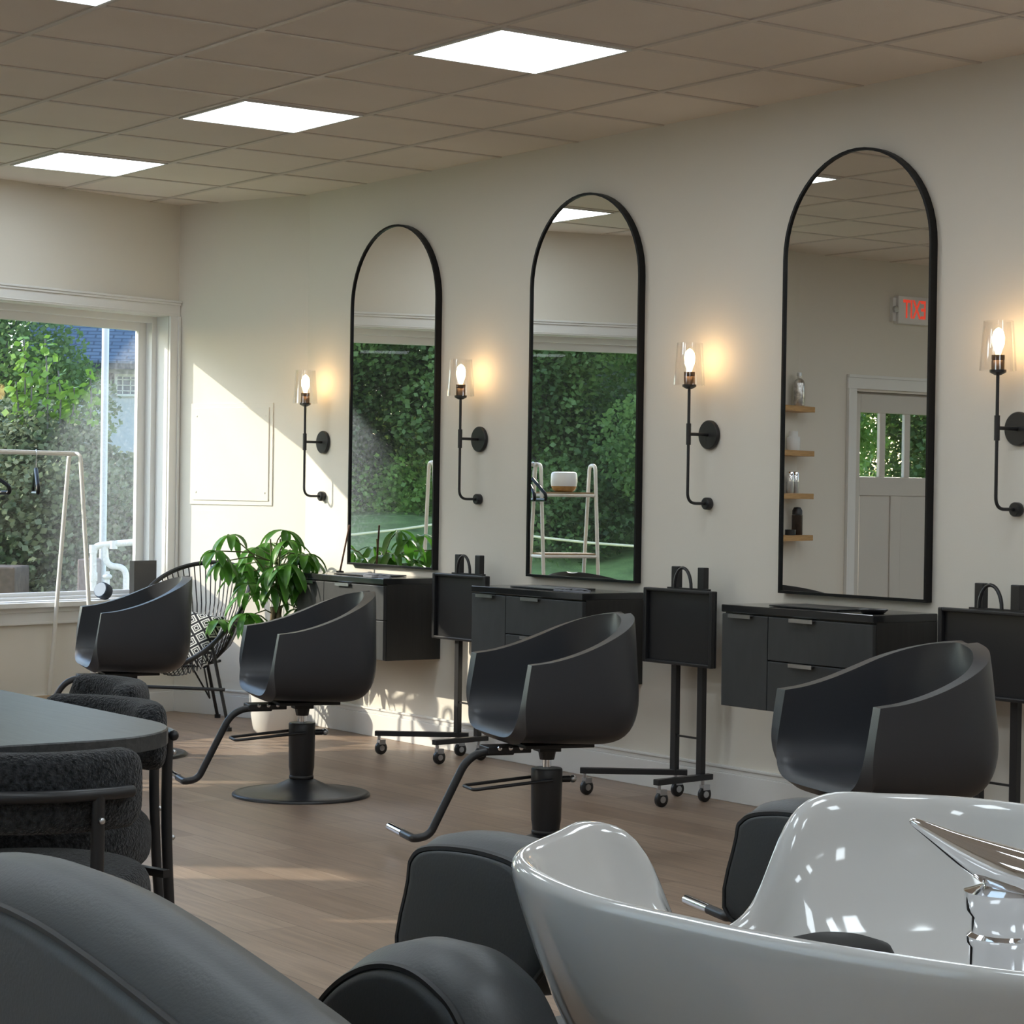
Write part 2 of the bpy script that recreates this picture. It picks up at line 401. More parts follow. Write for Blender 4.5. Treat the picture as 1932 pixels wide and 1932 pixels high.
# window frame
m = MB(MW)
JZ0, JZ1 = .655, 2.265
def ring(u0, u1, z0, z1, v0, v1, w, wb=None):
    wb = wb or w
    m.box(u0, u0 + w, v0, v1, z0, z1); m.box(u1 - w, u1, v0, v1, z0, z1); m.box(u0 + w, u1 - w, v0, v1, z1 - w, z1); m.box(u0 + w, u1 - w, v0, v1, z0, z0 + wb)
ring(WU0, WU1, JZ0, JZ1, .005, .10, .006, .004)
ring(WU0, WU1, JZ0, JZ1, .10, .15, .042, .02)
ring(WU0 + .03, WU1 - .03, JZ0 + .0, JZ1 - .03, .15, .19, .058, .042)
m.box(WU0 + .085, WU0 + .1, .15, .165, .70, 2.18)
o = m.build('window_1', WHITE, bevel=.003); struct(o, 'large white framed picture window'); win = o
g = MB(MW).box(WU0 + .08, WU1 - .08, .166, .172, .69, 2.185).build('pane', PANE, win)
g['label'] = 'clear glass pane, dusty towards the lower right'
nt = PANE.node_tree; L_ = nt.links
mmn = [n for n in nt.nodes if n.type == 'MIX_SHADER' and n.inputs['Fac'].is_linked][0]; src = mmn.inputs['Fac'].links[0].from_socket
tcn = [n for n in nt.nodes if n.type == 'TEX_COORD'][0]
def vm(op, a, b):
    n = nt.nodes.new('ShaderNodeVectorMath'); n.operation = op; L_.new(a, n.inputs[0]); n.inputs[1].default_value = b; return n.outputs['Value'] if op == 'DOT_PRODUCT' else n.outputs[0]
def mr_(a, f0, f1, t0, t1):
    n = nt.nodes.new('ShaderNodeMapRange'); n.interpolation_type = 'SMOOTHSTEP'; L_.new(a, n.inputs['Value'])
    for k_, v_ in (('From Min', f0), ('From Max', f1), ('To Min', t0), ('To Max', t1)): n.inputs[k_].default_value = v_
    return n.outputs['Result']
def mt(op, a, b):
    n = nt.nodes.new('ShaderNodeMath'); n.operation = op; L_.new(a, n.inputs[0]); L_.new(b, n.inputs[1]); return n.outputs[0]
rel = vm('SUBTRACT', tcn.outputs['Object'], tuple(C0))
line = vm('DOT_PRODUCT', rel, (dW.x * .94, dW.y * .94, 1))           # z + .94 u : below the edge of the sunlit haze painted into the dust
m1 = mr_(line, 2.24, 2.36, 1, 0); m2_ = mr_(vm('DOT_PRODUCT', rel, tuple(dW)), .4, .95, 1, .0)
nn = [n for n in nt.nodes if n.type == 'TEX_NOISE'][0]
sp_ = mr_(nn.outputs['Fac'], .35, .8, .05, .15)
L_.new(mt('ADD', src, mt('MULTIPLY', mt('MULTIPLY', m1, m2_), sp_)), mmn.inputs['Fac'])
# stub wall + door wall
sv = (D1 - E0); sl = sv.length; sdir = sv.normalized(); sin_ = Vector((-sdir.y, sdir.x, 0))
MST = Matrix.Translation(E0) @ Matrix(((sdir.x, -sin_.x, 0, 0), (sdir.y, -sin_.y, 0, 0), (0, 0, 1, 0), (0, 0, 0, 1)))   # v outwards
o = MB(MST).box(0, sl, 0, T, -.15, 3.02).build('wall_southwest', WALL); struct(o, 'narrow cream wall carrying the oak shelves')
DY0, DY1, DZ = -4.487, -5.41, 2.005
m = MB(); m.box(-.25 - T, -.25, DY0, D1.y, -.15, 3.02); m.box(-.25 - T, -.25, YS, DY1, -.15, 3.02); m.box(-.25 - T, -.25, DY1, DY0, DZ, 3.02)
o = m.build('wall_entry', WALL); struct(o, 'cream wall holding the entrance door')
m = MB()
m.box(-.25, -.232, DY0, DY0 + .085, 0, 2.02); m.box(-.25, -.232, DY1 - .085, DY1, 0, 2.02); m.box(-.25, -.232, DY1 - .085, DY0 + .085, 2.02, 2.115)
m.box(-.232, -.222, DY0 + .065, DY0 + .085, 0, 2.02); m.box(-.232, -.222, DY1 - .085, DY0 + .085, 2.095, 2.115)
o = m.build('trim_3', WHITE, bevel=.003); struct(o, 'white casing around the entrance door')
# door: stiles, rails, panels, three lites
DOORC = M_('door_paint', (.60, .565, .52), .5)
m = MB(); X0, X1 = -.298, -.27
m.box(-.34, -.30, DY1, DY0, 1.96, 2.005); m.box(-.34, -.30, DY1, DY1 + .03, 0, 1.96); m.box(-.34, -.30, DY0 - .03, DY0, 0, 1.96)
ya, yb = DY0 - .01, DY1 + .01
lites = [(-4.559, -4.745), (-4.80, -4.985), (-5.04, -5.225)]
m.box(X0, X1, lites[0][0], ya, .01, 1.99); m.box(X0, X1, yb, lites[2][1], .01, 1.99)
m.box(X0, X1, lites[2][1], lites[0][0], 1.865, 1.99); m.box(X0, X1, lites[2][1], lites[0][0], 1.30, 1.428)
for a, b in ((lites[0][1], lites[1][0]), (lites[1][1], lites[2][0])): m.box(X0, X1, b, a, 1.428, 1.865)
m.box(X0, X1, -4.96, -4.86, .2, 1.30); m.box(X0, X1, lites[2][1], lites[0][0], .01, .2)
m.box(X0 + .008, X1 - .01, -4.86, -4.57, .2, 1.30); m.box(X0 + .008, X1 - .01, -5.225, -4.96, .2, 1.30)
o = m.build('door_1', DOORC, bevel=.004); struct(o, 'beige entrance door with three glass lites'); door = o
for a, b in lites: MB().box(-.287, -.282, b, a, 1.428, 1.865).build('pane', DOORPANE, door)
kn = MB(); kn.M = Matrix.Translation((-.27, -5.32, 1.0)) @ Matrix.Rotation(PI / 2, 4, 'Y'); kn.lathe([(.028, 0), (.028, .008), (.012, .01), (.012, .04), (.028, .045), (.03, .06), (.02, .075)], 20)
kn.build('door_knob', STEEL, door, smooth=True)
o = MB().box(XE, XE + T, YS, 0, -.15, 3.02).build('wall_east', WALL); struct(o, 'cream wall at the east end')
# unseen south wall; sidelights added for floor streaks, window and blind for the basin
def slit(px0, py0, px1, w):
    a = CAM + ray(px0, py0) * (-CAM.z / ray(px0, py0).z); b = CAM + ray(px1, py0) * (-CAM.z / ray(px1, py0).z)
    ta, tb = (a.y - YS) / .81, (b.y - YS) / .81
    return a.x - .586 * ta, .4685 * ta, .4685 * tb
x2, zl2, zh2 = slit(668, 1731, 830, .1)
SW = [(.75, 1.18, .3, 2.66), (x2 - .10, x2 + .10, max(.3, zl2 - .08), min(2.66, max(zh2, zl2 + .35))), (7.3, 9.7, .9, 2.25)]
m = MB(); xs = -.27
for a, b, zl, zh in SW:
    m.box(xs, a, YS - T, YS, -.15, 3.02); m.box(a, b, YS - T, YS, -.15, zl); m.box(a, b, YS - T, YS, zh, 3.02); xs = b
m.box(xs, XE + T, YS - T, YS, -.15, 3.02)
o = m.build('wall_south', WALL); struct(o, 'cream wall opposite the mirrors')
for k, (a, b, zl, zh) in enumerate(SW):
    m = MB()
    for u0, u1, z0, z1 in ((a, a + .04, zl, zh), (b - .04, b, zl, zh), (a, b, zl, zl + .05), (a, b, zh - .05, zh)):
        m.box(u0, u1, YS - .12, YS - .04, z0, z1)
    o = m.build('window_%d' % (k + 2), WHITE); struct(o, 'narrow white framed sidelight opposite the mirrors' if k < 2 else 'wide white framed window with a lowered roller blind opposite the mirrors')
    if k == 2: MB().box(a + .04, b - .04, YS - .045, YS - .042, zl + .03, zh - .02).build('roller_blind', ADDED_BLIND, o)  # added blind, glows in the sun to brighten the basin's outer side
    MB().box(a + .04, b - .04, YS - .085, YS - .08, zl + .05, zh - .05).build('pane', DOORPANE, o)  # panes of the added sidelights and window
# baseboards
def baseboard(name, M, u0, u1, sgn, lab):
    m = MB(M)
    m.box(u0, u1, min(0, sgn * .016), max(0, sgn * .016), 0, .118); m.box(u0, u1, min(0, sgn * .011), max(0, sgn * .011), .118, .138); m.box(u0, u1, min(0, sgn * .018), max(0, sgn * .018), .138, .15)
    o = m.build(name, WHITE, bevel=.003); struct(o, lab)
baseboard('baseboard_north', None, 0, XE, -1, 'white moulded baseboard under the mirrors')
baseboard('baseboard_northwest', MSH, 0, SL, -1, 'white moulded baseboard in the plant corner')
baseboard('baseboard_west', MW, 0, UL, -1, 'white moulded baseboard under the picture window')
# access panel on the short wall
m = MB(MSH)
def su(px, py):
    d = ray(px, py); n = sn; t = -(CAM.dot(n)) / d.dot(n); p = CAM + d * t; return p.dot(sd), p.z
ua, za = su(362, 762); ub, zb = su(514, 955)
u0, u1 = min(ua, ub), max(ua, ub)
m.box(u0, u1, -.006, 0, 1.19, 1.762); m.box(u0 + .025, u1 - .025, -.011, -.006, 1.215, 1.737)
for a, b in ((u0 + .05, 1.26), (u1 - .05, 1.26), (u0 + .05, 1.69), (u1 - .05, 1.69)): m.box(a - .005, a + .005, -.014, -.011, b - .005, b + .005)
o = m.build('access_panel', WALL, bevel=.002); tag(o, 'cream painted access panel screwed to the short wall', 'panel')

# ------------------------------------------------------------------ ceiling lights
def panel_light(i, j, lab):
    x0, y0 = GX0 + i * GS, GY0 + j * GS
    t = thing('ceiling_light', lab, 'ceiling light', (x0 + GS / 2, y0 + GS / 2, CEIL_Z - .012), 0, 'square ceiling light panels')
    h = GS / 2 - .014; w = .012
    m = MB(); m.box(-h, h, -h, -h + w, 0, .011); m.box(-h, h, h - w, h, 0, .011); m.box(-h, -h + w, -h + w, h - w, 0, .011); m.box(h - w, h, -h + w, h - w, 0, .011)
    m.build('frame', WHITE, t)
    MB().box(-h + w, h - w, -h + w, h - w, .004, .010).build('diffuser', PANEL, t)
    return t
rest = 'lit square ceiling panel out of view behind the others'
for j in (1, -2, -5):
    for i in (-6, -3, 0, 3, 6, 9, 12):
        if j < 1 and i == -6 : continue
        if j == -5 and i == -3: pass
        lab = {(0, 1): 'lit square ceiling panel, the largest whole one, above the middle mirror', (-3, 1): 'lit square ceiling panel between the largest and the farthest one',
               (-6, 1): 'lit square ceiling panel farthest away, nearest the window corner', (0, -2): 'lit square ceiling panel cut by the top edge of the picture'}.get((i, j))
        if lab is None and (i, j) not in ((3, 1),(-3,-2),(-3,-5),(0,-5),(3,-2),(3,-5),(6,1),(6,-2),(6,-5),(9,1),(9,-2),(9,-5),(12,1),(12,-2),(12,-5)): continue
        panel_light(i, j, lab or rest)

# ------------------------------------------------------------------ arched mirrors
def arch(w, zt, zb, inset=0, n=28):
    r = w / 2 - inset; cz = zt - w / 2
    return [(-r, zb + inset)] + [(-r * math.cos(PI * k / n), cz + r * math.sin(PI * k / n)) for k in range(n + 1)] + [(r, zb + inset)]
def mirror(x, lab):
    t = thing('arched_mirror', lab, 'mirror', (x, 0, .89), 0, 'arched wall mirrors')
    w, h = .815, 1.762
    a, b = arch(w, h, 0), arch(w, h, 0, .011)
    y0, y1 = -.002, -.036
    m = MB()
    m.loft([[(p[0], y0, p[1]) for p in a], [(p[0], y1, p[1]) for p in a], [(p[0], y1, p[1]) for p in b], [(p[0], y0, p[1]) for p in b]], cap=False, closed=True)
    m.build('frame', BLACKG, t)
    m = MB(); c = arch(w, h, 0, .0105)
    m.loft([[(p[0], -.022, p[1]) for p in c], [(p[0], -.028, p[1]) for p in c]])
    m.build('mirror_glass', MIRROR, t)
    return t
mirror(.906, 'tall black framed arched mirror behind the plant, above the farthest station')
mirror(2.508, 'tall black framed arched mirror in the middle, reflecting the rack and diffuser')
mirror(4.245, 'tall black framed arched mirror nearest the camera, reflecting the exit sign')

# ------------------------------------------------------------------ sconces
def sconce(x, lab):
    t = thing('wall_sconce', lab, 'wall lamp', (x, 0, 1.54), 0, 'glass shaded wall sconces')
    R = Matrix.Rotation(PI / 2, 4, 'X')
    m = MB(R); m.lathe([(.0, .0), (.056, .0), (.062, .004), (.062, .016), (.058, .02), (0, .02)], 36); m.build('wall_plate', BLACKM, t, smooth=True)
    sy = -.125
    m = MB(); m.cyl((0, -.018, 0), (0, sy, 0), .007, n=14); m.cyl((0, sy, -.045), (0, sy, .045), .0105, n=14); m.build('arm', BLACKM, t, smooth=True)
    pts = round_path([(0, sy, .2), (0, sy, -.292), (0, -.03, -.292)], .05, 8)
    MB().tube(pts, .0065, 12).build('stem', BLACKM, t, smooth=True)
    m = MB(Matrix.Translation((0, 0, -.292)) @ R); m.lathe([(0, 0), (.022, 0), (.026, .004), (.026, .026), (.022, .03), (0, .03)], 24); m.build('lower_knob', BLACKM, t, smooth=True)
    m = MB(); m.lathe([(.0, .19), (.012, .19), (.03, .2), (.03, .209), (0, .209)], 24, (0, sy, 0)); m.build('cup', BLACKM, t, smooth=True)
    m = MB(); m.lathe([(0, .209), (.0235, .209), (.0235, .24), (.0215, .243), (.0235, .246), (.0235, .262), (.012, .264), (0, .264)], 24, (0, sy, 0)); m.build('socket', SOCKET, t, smooth=True)
    prof = [(.064, .206), (.0665, .206), (.0535, .384), (.051, .384)]
    m = MB(); m.loft([[(r * math.cos(2 * PI * k / 40), sy + r * math.sin(2 * PI * k / 40), z) for k in range(40)] for r, z in prof], cap=False, closed=True); m.build('glass_shade', SHADE, t, smooth=True)
    m = MB(); m.lathe([(.008, .262), (.012, .275), (.021, .3), (.0225, .325), (.018, .345), (.009, .356), (.002, .36)], 20, (0, sy, 0)); m.build('bulb', BULB, t, smooth=True)
    return t
sconce(.193, 'lit black wall sconce farthest left, between access panel and plant side mirror')
sconce(1.668, 'lit black wall sconce between the farthest and the middle mirror')
sconce(3.368, 'lit black wall sconce between the middle and the nearest mirror')
sconce(5.07, 'lit black wall sconce cut by the right edge of the picture')

# ------------------------------------------------------------------ styling stations
def station(x, lab):
    t = thing('styling_station', lab, 'cabinet', (x, 0, .445), 0, 'wall hung styling stations')
    w, d, h = .42, .34, .405
    MB().box(-w, w, -d + .02, 0, 0, h - .03).build('body', CABSIDE, t, bevel=.002)
    MB().box(-w, w, -d - .003, 0, h - .03, h).build('countertop', COUNTER, t, bevel=.003)
    xs = -w + .27; yf = -d
    dz = h - .036
    def front(name, x0, x1, z0, z1, hx):
        f = MB().box(x0, x1, yf - .0, yf + .0195, z0, z1).build(name, CAB, t, bevel=.0025)
        MB().box(hx - .065, hx + .065, yf - .018, yf + .003, z1 - .004, z1 + .001).build('edge_pull', STEEL, f)
        MB().box(hx - .065, hx + .065, yf - .018, yf - .016, z1 - .014, z1 - .004).add([], []).build('pull_lip', STEEL, f)
    front('cabinet_door', -w + .002, xs - .002, .003, dz, -w + .12)
    front('drawer', xs + .002, w - .002, .2, dz, xs + .2)
    front('drawer', xs + .002, w - .002, .003, .196, xs + .2)
    return t
station(.92, 'charcoal wall hung station farthest away, under the mirror beside the plant')
station(2.515, 'charcoal wall hung station in the middle, under the middle mirror')
station(4.262, 'charcoal wall hung station nearest the camera, with visible door and drawers')

def flat_mat_on(x, lab):
    t = MB().box(-.2, .18, -.1, .1, 0, .006).build('station_mat', BLACKM, bevel=.002); t.location = (x, -.17, .851); tag(t, lab, 'mat', 'black mats on the stations')
flat_mat_on(.95, 'thin black mat on the farthest station')
flat_mat_on(2.5, 'thin black mat on the middle station')
flat_mat_on(4.24, 'thin black mat on the nearest station')
GREYC = M_('grey_clip', (.25, .26, .30), .4)
for k, (x, y) in enumerate(((1.06, -.25), (1.15, -.22), (1.24, -.26))):
    pass
def clip(x, y, rz, lab):
    m = MB(); m.box(-.045, .045, -.007, .007, .0, .006); m.tube([(-.045, 0, .01), (0, 0, .016), (.045, 0, .008)], .003, 6)
    o = m.build('hair_clip', GREYC); o.location = (x, y, .851); o.rotation_euler = (0, 0, rz); tag(o, lab, 'hair clip', 'hair clips on the stations')
for x, y, rz in ((1.14, -.29, .3), (1.2, -.27, .7), (1.27, -.29, .1)): clip(x, y, rz, 'small grey hair clip lying on the farthest station')
for x, y, rz in ((2.72, -.29, .2), (2.79, -.28, .6), (2.86, -.29, .4)): clip(x, y, rz, 'small grey hair clip lying on the middle station')
m = MB(); m.lathe([(0, 0), (.04, 0), (.055, .012), (.057, .016), (.05, .012), (.0, .006)], 28); o = m.build('dish', BLACKM, smooth=True); o.location = (4.6, -.26, .851)
tag(o, 'small round black dish on the nearest station', 'dish')
t = thing('incense_holder', 'brown stick leaning out of a holder on the farthest station', 'incense stick', (.60, -.14, .851))
MB().lathe([(0, 0), (.02, 0), (.02, .008), (.006, .012), (0, .012)], 20).build('holder', BLACKM, t, smooth=True)
MB().cyl((0, 0, .006), (.055, .02, .25), .005, .005, 8).build('stick', M_('brown_stick', (.13, .06, .04), .6), t, smooth=True)

# ------------------------------------------------------------------ tray carts
def cart(x, lab, rz=0):
    t = thing('tray_cart', lab, 'salon cart', (x, -.13, 0), rz, 'folding tray carts')
    # hanging tray (folded down)
    m = MB(); TB = .565
    m.box(-.225, .225, -.01, .0, TB, TB + .32); 
    m.box(-.225, -.205, -.03, -.01, TB, TB + .32); m.box(.205, .225, -.03, -.01, TB, TB + .32); m.box(-.205, .205, -.03, -.01, TB, TB + .014); m.box(-.205, .205, -.03, -.01, TB + .306, TB + .32)
    m.build('tray', BLACKM, t, bevel=.004)
    for px in (-.055, .115):
        MB().box(px - .017, px + .017, .005, .03, .105, .66).build('post', BLACKM, t, bevel=.002)
        MB().box(px - .02, px + .022, .0, .028, TB + .322, TB + .415).build('tool_holder', BLACKM, t, bevel=.003)
    MB().box(-.038, .098, .012, .022, .258, .266).build('cross_bar', BLACKM, t)
    m = MB(); pts = [(-.052 + .09 * (1 - math.cos(PI * k / 14)) * .6, .0, TB + .325 + .085 * math.sin(PI * k / 14)) for k in range(15)]
    m.tube(pts, .007, 8); m.build('hoop', BLACKM, t, smooth=True)
    m = MB(); m.box(-.1, .16, -.0, .02, TB + .318, TB + .326); m.build('rail', BLACKM, t)
    for a, b in (((-.3, -.3), (-.02, .06)), ((.17, -.27), (.13, .06))):
        A, B = Vector((*a, .092)), Vector((*b, .092)); d = (B - A).normalized(); n = Vector((-d.y, d.x, 0)) * .016
        m = MB(); up = Vector((0, 0, .024))
        m.loft([[A - n, A + n, A + n + up, A - n + up], [B - n, B + n, B + n + up, B - n + up]]); m.build('base_bar', BLACKM, t, bevel=.002)
        for p in (A + d * .02, B - d * .05):
            cz = MB(); cz.cyl((p.x, p.y, .072), (p.x, p.y, .092), .008, n=10)
            cz.box(p.x - .014, p.x + .014, p.y - .004, p.y + .03, .05, .073)
            ca = cz.build('caster', STEEL, t)
            w = MB(); w.M = Matrix.Translation((p.x, p.y + .012, .032)) @ Matrix.Rotation(PI / 2, 4, 'Y'); w.lathe([(0, -.011), (.026, -.011), (.032, -.006), (.032, .006), (.026, .011), (0, .011)], 20)
            w.build('wheel', BLACKM, ca, smooth=True)
            w = MB(); w.M = Matrix.Translation((p.x, p.y + .012, .032)) @ Matrix.Rotation(PI / 2, 4, 'Y'); w.lathe([(0, -.013), (.014, -.013), (.014, .013), (0, .013)], 14); w.build('hub', STEEL, ca)
    return t
cart(1.72, 'black rolling tray cart between the farthest and the middle station')
cart(3.35, 'black rolling tray cart between the middle and the nearest station')
cart(5.055, 'black rolling tray cart at the right edge of the picture')

# ------------------------------------------------------------------ styling chairs
RIM = [(0, .178, .270, .695), (.2, .10, .275, .706), (.4, .01, .276, .730), (.58, -.075, .270, .762), (.72, -.138, .248, .792), (.84, -.19, .195, .820), (.93, -.230, .115, .842), (1, -.250, .03, .851)]
CEN = [(0, .222, .432), (.06, .20, .458), (.2, .11, .458), (.4, -.055, .450), (.57, -.176, .452), (.66, -.209, .490), (.8, -.230, .62), (.92, -.245, .77), (1, -.254, .853)]
def shell_point(s, t):
    rf, hw, rz = smooth_table(RIM, t); cf, cz = smooth_table(CEN, t)
    a = abs(s); n = 5.2
    A = math.sin(a * PI / 2) ** (2 / n) if a > 0 else 0
    B = 1 - max(math.cos(a * PI / 2), 0) ** (2 / n)
    if t > .7:
        k = (t - .7) / .3; A = A * (1 - k) + a * k; B = B * (1 - k) + a ** 2 * k
    return Vector((math.copysign(hw * A, s), -(cf + (rf - cf) * B), cz + (rz - cz) * B))
def styling_chair(loc, rz, lab):
    t = thing('styling_chair', lab, 'chair', loc, rz, 'black leather styling chairs')
    ss = [-1 + 2 * k / 32 for k in range(33)]
    ss = [math.copysign(abs(v) ** 1.0, v) for v in ss]
    rows = [[shell_point(s, j / 26) for s in ss] for j in range(27)]
    m = MB().grid(rows)
    o = m.build('seat_shell', LEATHER, t, sub=1, solid=-.048)
    # the solidify must grow outwards / downwards
    me = o.data; c = me.polygons[len(me.polygons) // 3]
    top = me.polygons[5 * 32 + 16].normal.z
    o.modifiers['solid'].offset = -1 if top > 0 else 1
    d = o.modifiers.new('bev2', 'BEVEL'); d.width = .019; d.segments = 4; d.limit_method = 'ANGLE'; d.angle_limit = math.radians(60)
    o.modifiers.move(2, 1)
    m = MB(); m.box(-.13, .13, -.13, .13, .388, .402); m.build('seat_plate', BLACKM, t, bevel=.003)
    m = MB(); m.box(-.035, .035, -.04, .04, .365, .39); m.lathe([(0, .335), (.026, .335), (.032, .365), (0, .365)], 20); m.build('swivel_bracket', BLACKM, t)
    MB().cyl((0, 0, .30), (0, 0, .345), .0165, n=20).build('chrome_piston', CHROME, t, smooth=True)
    MB().lathe([(0, .305), (.053, .305), (.056, .301), (.056, .26), (.0535, .12), (.05, .1), (.049, .085), (.052, .082), (.052, .074), (.049, .07), (.047, .055), (0, .055)], 36).build('pump_column', BLACKM, t, smooth=True)
    MB().lathe([(0, .072), (.05, .07), (.075, .058), (.12, .038), (.18, .024), (.25, .016), (.268, .0145), (.27, .0155), (.282, .0135), (.289, .008), (.289, 0), (0, 0)], 64).build('round_base', BLACKM, t, smooth=True, angle=60)
    # pump pedal loop
    p = round_path([(.058, -.0, .268), (.075, -.30, .245), (-.045, -.30, .245), (-.055, -.02, .268)], .02, 5)
    m = MB(); m.tube(p, .006, 8); m.cyl((.0, .05, .263), (.0, .088, .263), .012, n=12); m.build('pump_pedal', BLACKM, t, smooth=True)
    m = MB(); m.ell((.0, .1, .263), .014, .014, .014); m.build('pedal_knob', STEEL, t, smooth=True)
    # footrest
    m = MB(); m.box(-.05, .055, -.24, -.08, .366, .389); m.build('footrest_bracket', BLACKM, t, bevel=.003)
    for bx, by in ((.057, -.12), (.057, -.16), (.057, -.2)):
        q = MB(); q.M = Matrix.Translation((bx, by, .385)) @ Matrix.Rotation(PI / 2, 4, 'Y'); q.lathe([(0, 0), (.008, 0), (.008, .005), (0, .008)], 10); q.build('bolt', CHROME, t)
    p = round_path([(.03, -.14, .372), (.03, -.30, .372), (.03, -.445, .085), (.03, -.50, .075), (-.16, -.50, .075)], .075, 8)
    fr = MB().tube(p, .0145, 12).build('footrest', BLACKM, t, smooth=True)
    MB().cyl((-.1, -.50, .075), (-.26, -.50, .075), .0155, n=14).build('chrome_sleeve', CHROME, fr, smooth=True)['label'] = 'chrome foot bar sleeve'
    return t
CH = [((.855, -1.475, 0), -16, 'black leather styling chair farthest away, in front of the woven lounge chair'),
      ((2.475, -1.462, 0), -16, 'black leather styling chair in front of the station nearest the plant'),
      ((4.20, -1.47, 0), -16, 'black leather styling chair in front of the middle station and mirror'),
      ((5.85, -1.48, 0), -16, 'black leather styling chair nearest the camera, behind the white basin')]
for l, a, lab in CH: styling_chair(l, math.radians(a), lab)

# ------------------------------------------------------------------ table and boucle chairs
t = thing('dining_table', 'black oak table with rounded corners at the left edge of the picture', 'table', (5.1, -4.75, 0))
def rrect(x0, x1, y0, y1, r, n=10):
    pts = []
    for cx, cy, a0 in ((x1 - r, y1 - r, 0), (x0 + r, y1 - r, 90), (x0 + r, y0 + r, 180), (x1 - r, y0 + r, 270)):
        for k in range(n + 1):
            a = math.radians(a0 + 90 * k / n); pts.append((cx + r * math.cos(a), cy + r * math.sin(a)))
    return pts
hw, hd = 1.13, .86
lo = [[(x, y, z) for x, y in rrect(-hw + i, hw - i, -hd + i, hd - i, .3 - i)] for z, i in ((.715, .0), (.747, 0), (.75, .003))]
MB().loft(lo).build('tabletop', TABLEM, t)
for x in (-.75, .75):
    m = MB(); m.box(x - .04, x + .04, -.5, .5, 0, .04); m.box(x - .035, x + .035, -.3, -.22, .04, .715); m.box(x - .035, x + .035, .22, .3, .04, .715)
    m.build('trestle_leg', BLACKM, t)

def boucle_chair(loc, rz, lab):
    t = thing('boucle_chair', lab, 'chair', loc, rz, 'black boucle dining chairs')     # faces local -Y, back at +Y
    m = MB(); n = 40; prof = []
    for k in range(13):
        a = -PI / 2 + PI * k / 12; prof.append((.208 + .052 * abs(math.cos(a)) ** .7 - (0 if abs(math.cos(a)) > .01 else .03), .435 + .065 * math.copysign(abs(math.sin(a)) ** .8, math.sin(a))))
    prof = [(.0, .37), (.15, .37)] + prof[1:-1] + [(.15, .502), (.0, .505)]
    m.lathe(prof, n); m.build('seat', BOUCLE, t, smooth=True, angle=80)
    loops = []; A = math.radians(54); N = 24
    for k in range(N + 1):
        a = -A + 2 * A * k / N
        e = 1 - max(0, (abs(a) / A - .82) / .18) ** 2.5 * .6
        lp = []
        for q in range(20):
            b = 2 * PI * q / 20
            cr = math.copysign(abs(math.cos(b)) ** .55, math.cos(b)); sr = math.copysign(abs(math.sin(b)) ** .55, math.sin(b))
            r = .255 + .042 * cr * e; z = .680 + .080 * sr * e
            lp.append((r * math.sin(a) * 1.0, r * math.cos(a) * .98, z))
        loops.append(lp)
    m = MB(); m.loft(loops); m.build('backrest', BOUCLE, t, smooth=True, angle=80)
    # metal back tube and legs
    R = .313
    pts = [(R * math.sin(a), R * math.cos(a) * .98, .680) for a in [math.radians(-38 + 76 * k / 24) for k in range(25)]]
    m = MB(); m.tube(pts, .013, 10)
    for p in (pts[0], pts[-1]): m.ell(p, .013, .013, .013, 10, 6)
    m.build('back_rail', BLACKM, t, smooth=True)
    for sx in (-1, 1):
        a = sx * math.radians(24); x, y = R * math.sin(a), R * math.cos(a) * .98
        p = smooth_path([(x, y, .68), (x, y, .45), (x * 1.03, y * 1.05, .2), (x * 1.1, y * 1.14, 0)], 5)
        lg = MB().tube(p, [.0135] * (len(p))).build('rear_leg', BLACKM, t, smooth=True)
        for z in (.63, .42): 
            b = MB(); b.ell((x * 1.05, y * 1.05, z), .007, .007, .007, 8, 6); b.build('bolt', STEEL, lg, smooth=True)
        x, y = sx * .2, -.17
        p = smooth_path([(x, y, .40), (x * 1.05, y * 1.05, .2), (x * 1.15, y * 1.18, 0)], 5)
        MB().tube(p, .0135).build('front_leg', BLACKM, t, smooth=True)
    m = MB(); m.tube([(.21 * math.cos(2 * PI * k / 32), .21 * math.sin(2 * PI * k / 32), .362) for k in range(32)], .012, 8, closed=True)
    m.box(-.25, .25, .165, .185, .35, .368); m.build('seat_ring', BLACKM, t, smooth=True)
    return t
boucle_chair((6.21, -4.322, 0), math.radians(-110.9), 'black boucle chair nearest the camera, at the rounded end of the table')
boucle_chair((5.535, -3.983, 0), math.radians(14), 'black boucle chair tucked behind the rounded table corner')
boucle_chair((4.96, -3.74, 0), math.radians(-8), 'black boucle chair farthest along the table, below the farthest styling chair')

# ------------------------------------------------------------------ woven lounge chair
AC = Vector((-.19, -.60, 0)); ARZ = math.radians(40)
t = thing('woven_lounge_chair', 'round black corded lounge chair in the corner by the window', 'chair', AC, ARZ)
def ring_pt(a, k=1.0):
    # a=0 front; oval tilted ring
    c, s = math.cos(a), math.sin(a)
    x = .30 * s * (1 + .06 * -c); f = .35 * c
    z = .605 - .265 * c + .05 * s * s
    return Vector((x, -f + .02, z))
N = 64
rp = [ring_pt(2 * PI * k / N) for k in range(N)]
MB().tube(rp, .013, 8, closed=True).build('rim', BLACKM, t, smooth=True)
low = [Vector((.12 * math.sin(2 * PI * k / N), .05 - .13 * math.cos(2 * PI * k / N), .345 - .02 * math.cos(2 * PI * k / N))) for k in range(N)]
MB().tube(low, .008, 6, closed=True).build('seat_ring', BLACKM, t, smooth=True)
m = MB()
